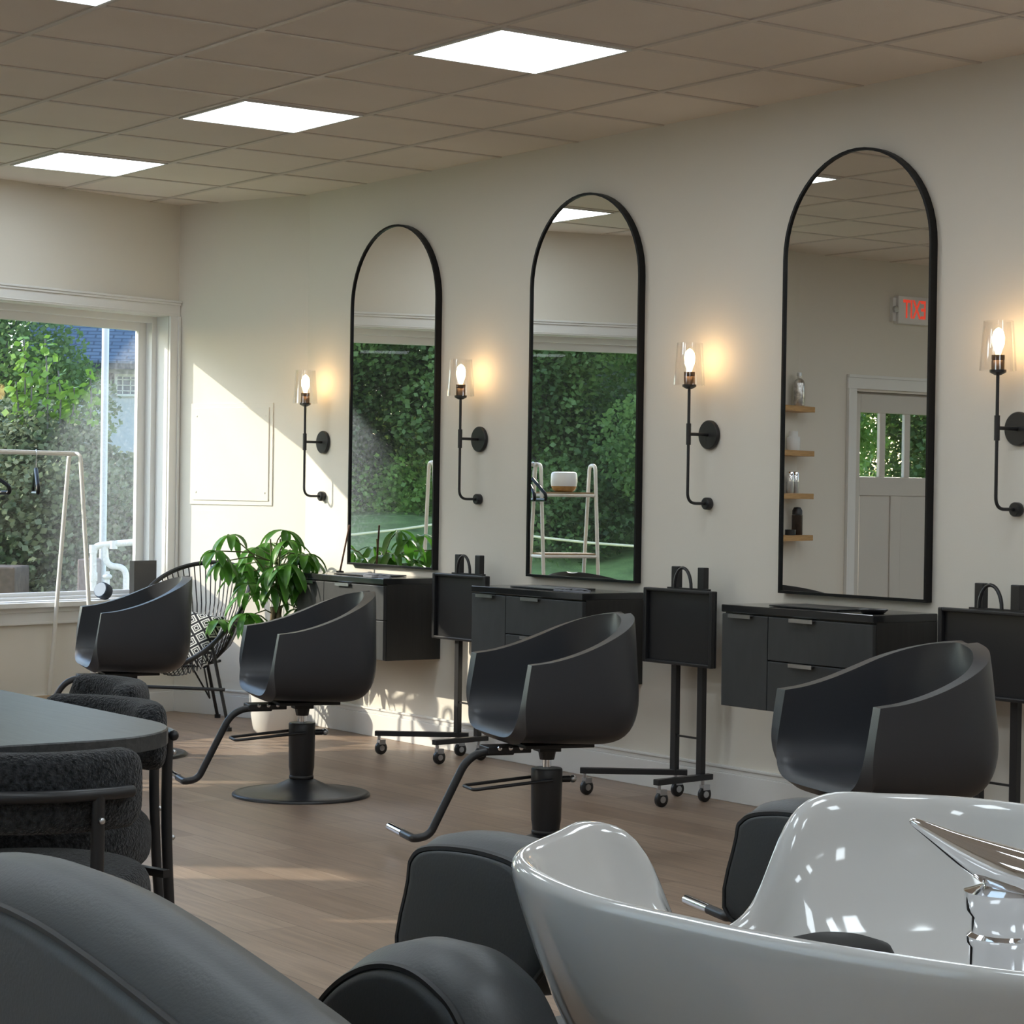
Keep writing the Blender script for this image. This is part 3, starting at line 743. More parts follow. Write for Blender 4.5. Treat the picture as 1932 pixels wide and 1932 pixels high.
for k in range(0, N):
    a, b = rp[k], low[k]
    mid = (a + b) / 2 + Vector((0, 0, -.06)) + (Vector((0, .06, 0)) if math.cos(2 * PI * k / N) < 0 else Vector((0, 0, 0)))
    m.tube([a, a * .65 + b * .35 + (mid - (a + b) / 2) * .8, mid * .8 + b * .2, b], .0036, 5)
m.build('cord_webbing', BLACKM, t, smooth=True)
for a, foot in ((math.radians(48), (.31, -.20)), (math.radians(-48), (-.31, -.20)), (math.radians(180), (0, .42))):
    p = ring_pt(a); 
    if abs(a) > 3: p = Vector((0, .2, .42))
    MB().cyl(tuple(p), (*foot, .01), .0095, n=10).build('leg', BLACKM, t, smooth=True)
    MB().cyl((*foot, 0), (*foot, .02), .017, n=12).build('foot_cap', BLACKM, t)
MB().cyl((.29, -.215, .22), (-.29, -.215, .22), .009, n=10).build('cross_bar', BLACKM, t, smooth=True)
m = MB()
for sx in (-1, 1): m.cyl((sx * .04, .1, .33), (0, .3, .12), .005, n=8); m.cyl((sx * .1, -.06, .335), (sx * .255, -.2, .37), .008, n=8)
m.build('under_brace', BLACKM, t, smooth=True)
# pillow
def pillow(loc, rot, lab):
    rows = []
    n = 18
    me = MB()
    for sgn in (1, -1):
        rows = []
        for i in range(n + 1):
            r = []
            for j in range(n + 1):
                u, v = -1 + 2 * i / n, -1 + 2 * j / n
                puff = (max(0, 1 - u ** 4) * max(0, 1 - v ** 4)) ** .6
                k = 1 - .06 * (1 - u * u) * v * v - .06 * (1 - v * v) * u * u
                r.append((.155 * u * k, .155 * v * k, sgn * .05 * puff))
            rows.append(r)
        me.grid(rows)
    o = me.build('throw_pillow', PILLOW, smooth=True, angle=89); o.location = loc; o.rotation_euler = rot
    return tag(o, lab, 'pillow')
pl_ = at_d(356, 1202, 11.80)
pillow(pl_, (math.radians(62), math.radians(10), math.radians(42)), 'black and white lattice print pillow in the woven lounge chair')

# ------------------------------------------------------------------ potted plant
PX, PY = .32, -.36
t = thing('potted_money_tree', 'leafy green money tree in a white pot beside the window corner', 'plant', (PX, PY, 0))
MB().lathe([(0, 0), (.10, 0), (.112, .015), (.13, .12), (.142, .27), (.145, .3), (.136, .3), (.13, .27), (0, .262)], 40).build('pot', POTM, t, smooth=True, angle=50)
MB().lathe([(0, .258), (.131, .258), (.131, .268), (0, .272)], 30).build('soil', SOIL, t)
m = MB()
for k in range(4):
    pts = [(.022 * math.cos(k * PI / 2 + z * 8), .022 * math.sin(k * PI / 2 + z * 8), z) for z in [.26 + .04 * q for q in range(11)]]
    m.tube(pts, [.019 - .0006 * q for q in range(11)], 8)
m.build('braided_trunk', TRUNKP, t, smooth=True)
st = MB(); lf = MB()
rnd = random.Random(11)
def leaf(b, base, d, L, W, droop):
    d = d.normalized(); side = d.cross(Vector((0, 0, 1)))
    if side.length < 1e-3: side = Vector((1, 0, 0))
    side.normalize(); n = side.cross(d).normalized(); rows = []
    p = Vector(base); cur = d.copy(); K = 7
    for i in range(K + 1):
        f = i / K; w = W * (math.sin(PI * min(1, f * .92 + .05)) ** .8) * (1.0 if f < .9 else .6)
        if i == K: w = .001
        up = side.cross(cur).normalized()
        rows.append([p - side * w + up * w * .35, p, p + side * w + up * w * .35])
        p = p + cur * (L / K); cur = (cur + Vector((0, 0, -droop / K))).normalized()
    b.grid(rows)
stems = []
for k in range(44):
    az = rnd.uniform(0, 2 * PI); z0 = rnd.uniform(.50, .95); el = rnd.uniform(-.2, .8) if z0 < .8 else rnd.uniform(.0, 1.0)
    L = rnd.uniform(.14, .36)
    if math.cos(az) * .586 + math.sin(az) * .81 > .1: L *= .72
    else: L *= 1.08
    stems.append((az, z0, el, L))
for az, z0, el, L in stems:
    b = Vector((rnd.uniform(-.03, .03), rnd.uniform(-.03, .03), z0 - .04))
    d = Vector((math.cos(az) * math.cos(el), math.sin(az) * math.cos(el), math.sin(el)))
    e = b + d * L; mid = (b + e) / 2 + Vector((0, 0, .03))
    if (e.x + PX) * .32 - (e.y + PY) * .913 * 1 < .1: e.y = min(e.y, (e.x + PX) * .35 - PY - .12)
    st.tube([b, mid, e], [.004, .0035, .003], 6)
    nl = rnd.choice((5, 6, 6, 7))
    for q in range(nl):
        a2 = az + (q - (nl - 1) / 2) * (2 * PI / nl) * .95
        dd = Vector((math.cos(a2), math.sin(a2), rnd.uniform(-.55, .12)))
        leaf(lf, e, dd, rnd.uniform(.11, .19) * (1.1 if q == nl // 2 else 1), rnd.uniform(.018, .028), rnd.uniform(1.2, 2.6))
for k in range(3):
    a = k * 2.1; st.tube([(0, 0, .6), (.02 * math.cos(a), .02 * math.sin(a), .8), (.035 * math.cos(a), .035 * math.sin(a), 1.02)], [.01, .007, .004], 6)
def keep_off_walls(mb):
    for q, v in enumerate(mb.v):
        x, y = v[0] + PX, v[1] + PY
        if y > -.03: y = -.03
        dd = x * sn.x + y * sn.y
        if x < .05 and dd > -.03: x -= sn.x * (dd + .03); y -= sn.y * (dd + .03)
        mb.v[q] = (x - PX, y - PY, v[2])
keep_off_walls(st); keep_off_walls(lf)
st.build('stems', STEMM, t, smooth=True); lf.build('foliage', LEAF, t, smooth=True, angle=89)

# ------------------------------------------------------------------ rack with shelves at the window
t = thing('garment_rack', 'cream tube garment rack with side shelves in front of the window', 'clothes rack', C0, math.atan2(dW.y, dW.x))
# local x = along the window wall, local +y = into the room
RT = 1.455; OFF = .235
def aframe(u):
    pts = round_path([(u, OFF - .2, 0), (u, OFF - .045, RT), (u, OFF + .045, RT), (u, OFF + .2, 0)], .035, 6)
    MB().tube(pts, .0115, 10).build('side_frame', RACK, t, smooth=True)
for u in (.95, 1.63, 1.985): aframe(u)
MB().cyl((.95, OFF, RT), (1.63, OFF, RT), .0125, n=12).build('hanging_rail', RACK, t, smooth=True)
RWOOD = wood_mat('rack_shelf_wood', (.30, .2, .11), (.4, .28, .16))
for z in (1.275, .905):
    k = .045 + (RT - z) / RT * .155
    s = MB().box(1.64, 1.975, OFF - k + .01, OFF + k - .01, z, z + .016).build('shelf', RWOOD, t)
    MB().tube([(1.63, OFF - k, z - .004), (1.985, OFF - k, z - .004), (1.985, OFF + k, z - .004), (1.63, OFF + k, z - .004)], .009, 8, closed=True).build('shelf_rail', RACK, s, smooth=True)
MB().box(.96, 1.62, OFF - .17, OFF + .17, .14, .156).build('low_shelf', RWOOD, t)
MR = Matrix.Translation(C0) @ Matrix.Rotation(math.atan2(dW.y, dW.x), 4, 'Z')
def hanger(u, yaw, lab):
    t = thing('clothes_hanger', lab, 'hanger', MR @ Vector((u, OFF, RT - .012)), math.atan2(dW.y, dW.x) + yaw, 'black hangers on the rack')
    p = round_path([(0, 0, -.075), (0, -.19, -.165), (0, -.2, -.2), (0, .2, -.2), (0, .19, -.165), (0, 0, -.075)], .03, 5)
    MB().tube(p, .0105, 8).build('body', BLACKG, t, smooth=True)
    h = [(0, 0, -.075), (0, 0, -.035)] + [(0, .022 * math.sin(a), .005 - .0 + .022 * -math.cos(a)) for a in [math.radians(20 + 26 * k) for k in range(10)]]
    MB().tube(h, .003, 6).build('hook', STEEL, t, smooth=True)
hanger(1.21, -.62, 'black hanger hanging alone on the rail, seen edge on before the window')
hanger(1.555, .1, 'black hanger beside the shelves of the rack, seen in the middle mirror')
hanger(1.595, -.06, 'black hanger beside the shelves of the rack, seen in the middle mirror')
t = thing('oil_diffuser', 'white oil diffuser with a wooden base on the rack shelf, seen in the mirror', 'diffuser', MR @ Vector((1.80, OFF, 1.292)))
MB().lathe([(0, 0), (.05, 0), (.068, .012), (.078, .035), (0, .035)], 36).build('wooden_base', OAK, t, smooth=True)
MB().lathe([(0, .035), (.078, .035), (.082, .06), (.080, .105), (.074, .118), (.06, .122), (0, .122)], 36).build('cover', PLASTICW, t, smooth=True)

# ------------------------------------------------------------------ things on the sill
def sill_y(px, py, v):
    d = ray(px, py); n = nOut; t = (v - (CAM - C0).dot(n)) / d.dot(n); p = CAM + d * t; return (p - C0).dot(dW)
us = sill_y(192, 1125, -.0)
t = thing('smart_speaker', 'small round dark blue speaker on the window stool', 'speaker', MW @ Vector((us, -.02, .656)), 0)
R = Matrix.Rotation(math.radians(-28) + YAW, 4, 'Z') @ Matrix.Translation((0, 0, .046)) @ Matrix.Rotation(math.radians(72), 4, 'X')
MB(R).lathe([(0, -.035), (.03, -.035), (.043, -.02), (.0465, 0), (.0455, .03), (.043, .036), (0, .036)], 32).build('body', M_('speaker_fabric', (.03, .04, .06), .8), t, smooth=True)
MB(R).lathe([(0, .0362), (.041, .0362), (.039, .0395), (0, .0395)], 32).build('top_face', M_('speaker_top', (.07, .12, .18), .4), t, smooth=True)
ua = sill_y(249, 1090, .03); ub = sill_y(291, 1090, .03)
m = MB(MW); m.box(min(ua, ub), max(ua, ub), .012, .05, .656, .866); o = m.build('picture_frame_back', BLACKM)
o.name = 'black_board'; tag(o, 'black rectangular board standing on the window stool at the right jamb', 'board')

# ------------------------------------------------------------------ shelves seen in the nearest mirror
sh = []
for k, (z, lab) in enumerate(((1.84, 'top oak shelf of four, seen in the nearest mirror, holding a clear bottle'), (1.55, 'second oak shelf from the top, seen in the nearest mirror, holding a white jar'),
        (1.27, 'third oak shelf from the top, seen in the nearest mirror, holding silver canisters'), (.997, 'lowest oak shelf of four, seen in the nearest mirror, holding a dark bottle'))):
    o = MB().box(-.42, 0, 0, .13, 0, .036).build('wall_shelf', OAK, bevel=.002)
    o.matrix_world = Matrix.Translation(E0) @ Matrix(((sdir.x, sin_.x, 0, 0), (sdir.y, sin_.y, 0, 0), (0, 0, 1, 0), (0, 0, 0, 1))) @ Matrix.Translation((sl - .005, 0, z))
    tag(o, lab, 'shelf', 'oak wall shelves')
def on_shelf(a, b, z): return E0 + sdir * (sl + a) + sin_ * b + Vector((0, 0, z))
t = thing('glass_bottle', 'tall clear bottle on the top oak shelf', 'bottle', on_shelf(-.10, .06, 1.877))
MB().lathe([(0, 0), (.034, 0), (.036, .006), (.036, .15), (.03, .17), (.014, .185), (.014, .2), (0, .2)], 24).build('body', M_('silver_foil', (.6, .58, .56), .22, metal=.9, noise=(30, .4)), t, smooth=True)
MB().lathe([(0, .2), (.016, .2), (.016, .222), (0, .222)], 20).build('cap', STEEL, t, smooth=True)
t = thing('white_jar', 'white squat jar on the second oak shelf', 'jar', on_shelf(-.17, .06, 1.587))
MB().lathe([(0, 0), (.042, 0), (.044, .005), (.044, .085), (.04, .09), (0, .09)], 24).build('body', PLASTICW, t, smooth=True)
MB().lathe([(0, .09), (.03, .09), (.03, .125), (0, .127)], 24).build('lid', PLASTICW, t, smooth=True)
for a, lab in ((-.205, 'silver canister on the third oak shelf, the one cut by the mirror frame'), (-.135, 'silver canister on the third oak shelf, the one nearer the shelf end')):
    t = thing('silver_canister', lab, 'canister', on_shelf(a, .06, 1.307), 0, 'silver canisters on the shelf')
    MB().lathe([(0, 0), (.024, 0), (.025, .004), (.025, .075), (0, .076)], 20).build('body', STEEL, t, smooth=True)
    MB().lathe([(0, .076), (.024, .076), (.024, .136), (.021, .14), (0, .14)], 20).build('cap', CHROME, t, smooth=True)
t = thing('spray_bottle', 'dark brown spray bottle on the lowest oak shelf', 'bottle', on_shelf(-.10, .06, 1.034))
DARKB = M_('dark_bottle', (.03, .018, .012), .3, noise=(40, .5))
MB().lathe([(0, 0), (.034, 0), (.036, .004), (.036, .13), (0, .131)], 24).build('body', DARKB, t, smooth=True)
MB().lathe([(0, .131), (.034, .131), (.033, .16), (.022, .18), (0, .184)], 24).build('cap', BLACKM, t, smooth=True)
t = thing('wax_tin', 'low black tin beside the dark bottle on the lowest oak shelf', 'tin', on_shelf(-.21, .07, 1.034))
MB().lathe([(0, 0), (.036, 0), (.036, .022), (0, .022)], 24).build('body', BLACKM, t, smooth=True)
MB().lathe([(0, .022), (.037, .022), (.037, .035), (0, .036)], 24).build('lid', BLACKM, t, smooth=True)
# exit sign
t = thing('exit_sign', 'white exit sign with red letters above the door, seen in the nearest mirror', 'exit sign', (-.25, -4.99, 2.575))
MB().box(0, .05, -.155, .155, -.095, .095).build('body', PLASTICW, t, bevel=.005)
cu = bpy.data.curves.new('exit_text', 'FONT'); cu.body = 'EXIT'; cu.size = .165; cu.align_x = 'CENTER'; cu.align_y = 'CENTER'; cu.extrude = .001; cu.materials.append(EXITRED)
cu.space_character = 1.0; cu.offset = .002
tmp = bpy.data.objects.new('tmp', cu); COL.objects.link(tmp); bpy.context.view_layer.update()
me = bpy.data.meshes.new_from_object(tmp.evaluated_get(bpy.context.evaluated_depsgraph_get())); bpy.data.objects.remove(tmp); bpy.data.curves.remove(cu)
tx = bpy.data.objects.new('exit_lettering', me); COL.objects.link(tx); tx.parent = t; tx.location = (.0515, 0.0, -.0); tx.rotation_euler = (PI / 2, 0, PI / 2); tx.scale = (.66, 1.08, 1)
m = MB(); m.box(0, .03, .158, .19, -.08, .08); m.build('lamp_bracket', PLASTICW, t)
m = MB(); m.M = Matrix.Translation((.03, .174, .0)) @ Matrix.Rotation(PI / 2, 4, 'Y'); m.lathe([(0, 0), (.022, 0), (.022, .02), (.015, .022), (.0, .018)], 20); m.build('emergency_lamp', STEEL, t, smooth=True)

# ------------------------------------------------------------------ shampoo units in the foreground
BC = Vector((9.2488, -4.8081, 0)); BROT = .0765
BK = [math.radians(v) for v in (0, 10, 18, 26, 36, 50, 70, 90, 115, 145, 180)]
BR = [.3362, .3294, .3408, .3621, .3700, .3931, .3676, .3459, .3732, .4211, .4292]
BZ = [.8712, .8994, .9765, .996, .9944, .989, .9819, .9803, .9826, .9802, .9749]
BTAB = [(k, r, z) for k, r, z in zip(BK, BR, BZ)]
t = thing('shampoo_basin', 'glossy white ceramic shampoo basin filling the lower right corner', 'basin', BC)
# local: front (neck) towards -X
def rimpt(a, inset=0):
    d = abs((a + PI) % (2 * PI) - PI); r = smooth_table(BTAB, d)[0] - inset
    x, y = -r * math.cos(a), r * math.sin(a)
    return x * math.cos(BROT) - y * math.sin(BROT), x * math.sin(BROT) + y * math.cos(BROT)
def rimz(a):
    d = abs((a + PI) % (2 * PI) - PI); return smooth_table(BTAB, d)[1]
NA = 96
angs = []
for k in range(NA):
    q = k / NA * 2 - 1            # -1..1, denser near the neck
    angs.append(PI * math.copysign(abs(q) ** 1.35, q))
def rim_loop(inset, dz, scale=1.0, zfun=None, sh=0):
    out = []
    for a in angs:
        x, y = rimpt(a, inset); z = rimz(a) + dz if zfun is None else zfun(a)
        out.append((x * scale + sh, y * scale, z))
    return out
loops = [rim_loop(0, 0, .52, lambda a: .66, .02), rim_loop(0, 0, .62, lambda a: .70, .01), rim_loop(0, 0, .80, lambda a: .79 + .2 * (rimz(a) - 1), .0), rim_loop(0, 0, .915, lambda a: .885 + .6 * (rimz(a) - 1)), rim_loop(0, -.045, .972), rim_loop(.0, -.016, .995), rim_loop(.002, -.005), rim_loop(.010, 0), rim_loop(.018, -.004), rim_loop(.026, -.016),
         rim_loop(.034, -.05), rim_loop(.0, 0, .84, lambda a: .915 + .5 * (rimz(a) - 1)), rim_loop(0, 0, .74, lambda a: .868 + .25 * (rimz(a) - 1)), rim_loop(0, 0, .55, lambda a: .845), rim_loop(0, 0, .25, lambda a: .84), rim_loop(0, 0, .08, lambda a: .838)]
b = MB().loft(loops).build('bowl', CERAMIC, t, smooth=True, sub=1)
DR = M_('drain_black', (.008, .007, .006), .6, spec=.2)
dq = at_d(1580, 1792, 1.93) - BC
MB().lathe([(0, .838), (.05, .838), (.052, dq.z - .006), (.046, dq.z + .005), (.03, dq.z + .010), (0, dq.z + .011)], 28, (dq.x, dq.y, 0)).build('drain_basket', DR, t, smooth=True)
# tap
tp = at_d(1893, 1760, 1.72)
tl = tp - BC
fx, fy = tl.x, tl.y
f_ = MB(); f_.lathe([(0, .84), (.026, .84), (.026, .932), (.0285, .935), (.0285, .940), (.025, .943), (.025, .955), (.029, .96), (.031, .975), (0, .985)], 32, (fx, fy, 0)); fo = f_.build('tap_body', CHROME, t, smooth=True)
ld = Vector((-.55, -.55, 0)).normalized()          # spout direction in plan (image left)
sp = [(-.05, .982, .022), (-.035, .984, .031), (-.01, .988, .034), (.015, .997, .030), (.038, 1.008, .021), (.056, 1.019, .013), (.070, 1.027, .0075), (.075, 1.029, .004)]
sdn = Vector((-ld.y, ld.x, 0)); lps = []
LD2 = Vector((-_r.x, -_r.y, 0)).normalized(); SD2 = Vector((-LD2.y, LD2.x, 0))
for d_, z, w in sp:
    c = Vector((fx, fy, z)) + LD2 * d_
    lps.append([c + SD2 * (w * math.cos(2 * PI * k / 20)) * .95 + Vector((0, 0, 1)) * (w * .62 * math.sin(2 * PI * k / 20)) for k in range(20)])
MB().loft(lps).build('tap_lever', CHROME, fo, smooth=True, sub=1)

def padded_arm(name, poly_px, y, th, bulge, parent, extra=()):
    # side profile in the X-Z plane at depth y (outer face), lofted across its thickness with a domed band
    P = [at_y(px, py, y) for px, py in poly_px]
    pts = [Vector((p.x, 0, p.z)) for p in P] + [Vector((x, 0, z)) for x, z in extra]
    n = len(pts); c = sum(pts, Vector()) / n
    dense = smooth_path(pts, 5, closed=True)
    def off(d, yy):
        out = []
        m = len(dense)
        for i, p in enumerate(dense):
            tg = (dense[(i + 1) % m] - dense[i - 1]).normalized(); nr = Vector((tg.z, 0, -tg.x))
            if nr.dot(p - c) < 0: nr = -nr
            q = p + nr * d; out.append((q.x, yy, q.z))
        return out
    def sc(k, yy):
        return [(c.x + (p.x - c.x) * k, yy, c.z + (p.z - c.z) * k) for p in dense]
    loops = [sc(.05, y - .0045), sc(.45, y - .0045), sc(.86, y - .0045), sc(.93, y - .004), off(-.002, y), off(.004, y + .006), off(bulge, y + th * .3), off(bulge * 1.1, y + th * .6), off(bulge * .6, y + th * .92), off(0, y + th), off(-.015, y + th + .003)]
    inv = parent.matrix_world.inverted() if parent else Matrix()
    loc = parent.location if parent else Vector()
    m = MB(Matrix.Translation(-loc)); m.loft(loops); o = m.build(name, LEATHG, parent, smooth=True, angle=80)
    q = MB(Matrix.Translation(-loc)); q.tube([Vector(v) for v in off(.0005, y + .001)], .0035, 6, closed=True); q.build('piping', PIPING, o, smooth=True)
    return o
t1 = thing('shampoo_chair', 'dark grey leather shampoo chair joined in front of the white basin', 'shampoo chair', (8.6, -4.85, 0), 0, 'shampoo chairs')
padded_arm('armrest', [(764, 1830), (772, 1660), (780, 1618), (806, 1602), (866, 1603), (930, 1616), (980, 1640), (1002, 1690), (1008, 1850)], -5.035, .075, .012, t1, ())
padded_arm('armrest', [(1380, 1735), (1391, 1580), (1401, 1550), (1428, 1537), (1482, 1536), (1552, 1550), (1612, 1580), (1612, 1750)], -4.64, .075, .012, t1, ())
# seat, back and base
m = MB(); m.box(-.95, .12, -.16, .18, .40, .52); m.build('seat', LEATHG, t1, bevel=.04, bevseg=4)
m = MB(); rows = [(-.10, .50), (-.02, .59), (.05, .68), (.09, .74)]
m.loft([[(x - .06, -.11, z), (x - .06, .13, z), (x + .03, .13, z - .03), (x + .03, -.11, z - .03)] for x, z in rows]); m.build('backrest', LEATHG, t1, bevel=.02)
m = MB(); m.box(-.5, .3, -.15, .15, .0, .06); m.box(-.2, .1, -.1, .1, .06, .40); m.build('base', BLACKM, t1, bevel=.01)
# pedestal under the basin
m = MB(); m.lathe([(0, 0), (.2, 0), (.2, .03), (.12, .06), (.12, .6), (.16, .665), (0, .668)], 32); m.build('pedestal', BLACKM, t, smooth=True)

t2 = thing('shampoo_chair', 'dark grey leather shampoo chair in the lower left corner of the picture', 'shampoo chair', (8.75, -5.45, 0), 0, 'shampoo chairs')
padded_arm('armrest', [(500, 2060), (575, 1936), (622, 1870), (672, 1834), (722, 1823), (775, 1836), (822, 1872), (858, 1918), (895, 2010), (925, 2130), (900, 2230), (560, 2240), (480, 2150)], -5.25, .085, .016, t2)
padded_arm('armrest', [(-400, 1800), (-300, 1720), (-150, 1690), (-40, 1700), (60, 1742), (160, 1808), (250, 1876), (330, 1940), (420, 2015), (560, 2150), (200, 2300), (-400, 2300)], -5.52, .10, .026, t2)
m = MB(); m.box(-.8, .2, .02, .16, .36, .50); m.build('seat', LEATHG, t2, bevel=.03, bevseg=3)
m = MB(); m.box(-.4, .3, .0, .15, 0, .08); m.box(-.2, .1, .03, .13, .08, .36); m.build('base', BLACKM, t2, bevel=.01)

# ------------------------------------------------------------------ outdoors
GZ = -.3
m = MB(); m.box(-60, 40, -60, 40, GZ - .2, GZ); o = m.build('ground', GRASS); struct(o, 'green lawn outside the window', 'lawn')
rows = []
for k in range(25):
    a = math.radians(190 + 70 * k / 24); row = []
    for rr, zz in ((7.5, GZ - .02), (10, GZ + .25), (13, .55), (16, .95), (19, 1.1), (30, 1.2)):
        row.append((2 + rr * math.cos(a), rr * math.sin(a), zz + .04 * math.sin(k * 2.3 + rr)))
    rows.append(row)
o = MB().grid(rows).build('grass_bank', GRASS, smooth=True, angle=89); struct(o, 'rising grassy bank in front of the trees', 'lawn')
def leaves_cloud(mb, c, rad, n, size, rnd, shell=.55, flat=1.0):
    for k in range(n):
        while True:
            p = Vector((rnd.uniform(-1, 1), rnd.uniform(-1, 1), rnd.uniform(-1, 1)))
            if shell < p.length < 1: break
        q = Vector((c[0] + p.x * rad[0], c[1] + p.y * rad[1], c[2] + p.z * rad[2]))
        s = size * rnd.uniform(.6, 1.4)
        a = Vector((rnd.uniform(-1, 1), rnd.uniform(-1, 1), rnd.uniform(-.7, .4))).normalized(); b = a.orthogonal().normalized()
        b = (b + a.cross(b) * rnd.uniform(-1, 1)).normalized()
        w = s * .38
        mb.add([q, q + a * s * .5 + b * w, q + a * s, q + a * s * .5 - b * w], [(0, 1, 2, 3)])
rnd = random.Random(3)
# hedge right outside
hb = at_d(70, 960, 14.6)
t = thing('flowering_bush', 'dense olive green bush right outside the picture window', 'bush', (hb.x, hb.y, GZ))
m = MB()
for px, py, d, r in ((-40, 880, 14.6, .42), (60, 880, 14.4, .40), (110, 950, 14.3, .45), (20, 980, 14.2, .5), (140, 850, 14.7, .24), (175, 940, 14.8, .38), (200, 1020, 14.5, .4), (90, 1050, 14.2, .5), (-40, 1050, 14.2, .5), (210, 1090, 14.6, .4), (150, 1110, 14.2, .4), (20, 1120, 14.1, .4), (60, 810, 14.7, .22), (10, 830, 14.8, .28), (105, 810, 14.8, .2), (235, 930, 15.2, .3), (250, 1010, 15.0, .4)):
    p = at_d(px, py, d) - Vector((hb.x, hb.y, GZ)); leaves_cloud(m, p, (r, r, r * .95), int(9000 * r), .045, rnd, .3)
m.build('foliage', HEDGE1, t)
m = MB(); s2 = MB()
for px, py, h in ((60, 700, 120), (85, 640, 180), (110, 700, 110), (170, 700, 110), (140, 730, 80), (45, 640, 150), (30, 720, 90)):
    a = at_d(px + rnd.uniform(-8, 8), py + h, 14.35) - Vector((hb.x, hb.y, GZ)); b = at_d(px, py, 14.35) - Vector((hb.x, hb.y, GZ))
    s2.tube([a, (a + b) / 2 + Vector((.02, 0, 0)), b], .006, 5)
    for k in range(26):
        q = a.lerp(b, .2 + .8 * k / 25); leaves_cloud(m, q, (.055, .055, .03), 2, .055, rnd, 0)
m.build('young_shoots', HEDGE2, t); 
for k in range(7):
    a = Vector((rnd.uniform(-.5, .5), rnd.uniform(-.5, .5), 0)); s2.tube([a, a * 1.1 + Vector((0, 0, .8)), a * 1.3 + Vector((0, 0, 1.5))], .018, 6)
s2.build('branches', BARK, t, smooth=True)
# neighbour house
hc = at_d(190, 900, 27.0); hz = GZ
hrot = math.atan2(_r.y, _r.x) + math.radians(4)
t = thing('neighbour_house', 'pale house with blue grey shingle roof beyond the bush', 'house', (hc.x, hc.y, GZ), hrot)
ev = at_d(200, 684, 27).z - GZ
MB().box(-.72, 7, 0, 5, 0, ev - .04).build('house_wall', SIDING, t)
m = MB(); sl_ = 1.6
m.loft([[(-.95, -.4, ev), (7.2, -.4, ev), (7.2, -.4, ev - .1), (-.95, -.4, ev - .1)], [(-.95, 2.6, ev + sl_), (7.2, 2.6, ev + sl_), (7.2, 2.6, ev + sl_ - .1), (-.95, 2.6, ev + sl_ - .1)]])
ro = m.build('roof', SHINGLE, t)
m = MB(); m.loft([[(-.95, 5.4, ev), (7.2, 5.4, ev), (7.2, 5.4, ev - .1), (-.95, 5.4, ev - .1)], [(-.95, 2.6, ev + sl_), (7.2, 2.6, ev + sl_), (7.2, 2.6, ev + sl_ - .1), (-.95, 2.6, ev + sl_ - .1)]]); m.build('rear_roof', SHINGLE, t)
MB().box(-.95, 7.2, -.45, -.38, ev - .10, ev - .03).build('gutter', M_('dark_gutter', (.03, .035, .045), .5), t)
wx = .16; wz0, wz1 = at_d(230, 748, 27).z - GZ, at_d(230, 706, 27).z - GZ
m = MB(); m.box(wx, wx + .38, -.05, .0, wz0, wz0 + .03); m.box(wx, wx + .38, -.05, 0, wz1 - .03, wz1); m.box(wx, wx + .03, -.05, 0, wz0, wz1); m.box(wx + .35, wx + .38, -.05, 0, wz0, wz1)
for q in (.25, .5, .75): m.box(wx + .38 * q - .006, wx + .38 * q + .006, -.045, 0, wz0, wz1); m.box(wx, wx + .38, -.045, 0, wz0 + (wz1 - wz0) * q - .006, wz0 + (wz1 - wz0) * q + .006)
wf = m.build('house_window', WHITE, t); MB().box(wx + .02, wx + .36, -.03, -.02, wz0, wz1).build('pane', M_('dark_pane', (.12, .15, .2), .1), wf)
MB().box(wx - .08, wx - .02, -.06, 0, wz1 - .12, wz1 + .01).build('wall_light', BLACKM, t)
# post outside the window
p = at_d(197, 800, 13.5)
o = MB().lathe([(0, 0), (.022, 0), (.022, 3.0), (0, 3.0)], 20).build('downpipe', M_('grey_pipe', (.46, .49, .54), .4), smooth=True); o.location = (p.x, p.y, GZ); tag(o, 'white vertical pipe outside the window, beside the bush', 'pipe')
# pvc manifold
def pp(px, py, d=13.2): return at_d(px, py, d)
t = thing('pipe_manifold', 'white plastic pipe elbows outside the window above the stool', 'pipes', pp(200, 1080))
o3 = t.location
def pv(pts, r=.018, rad=.05): return MB(Matrix.Translation(-o3)).tube(round_path(pts, rad, 6), r, 12)
def gd(px, py):
    q = pp(px, py); q.z = GZ; return q
pv([gd(176, 1200), pp(176, 1030), pp(262, 1022)], .020).build('upper_pipe', PVC, t, smooth=True)
pv([pp(198, 1030), pp(200, 1068), pp(238, 1070), gd(238, 1200)], .019, .06).build('trap_pipe', PVC, t, smooth=True)
pv([pp(202, 1078), gd(202, 1200)], .016).build('drop_pipe', PVC, t, smooth=True)
m = MB(Matrix.Translation(-o3))
for px, py in ((176, 1088), (214, 1028), (176, 1036)): 
    c = pp(px, py); m.cyl(tuple(c + Vector((0, 0, -.025))), tuple(c + Vector((0, 0, .025))), .025, n=14)
m.build('collars', PVC, t, smooth=True)
m = MB(Matrix.Translation(-o3)); c = pp(202, 1088); m.ell(tuple(c), .03, .03, .02, 12, 8); m.build('valve', M_('grey_valve', (.5, .52, .55), .4), t, smooth=True)
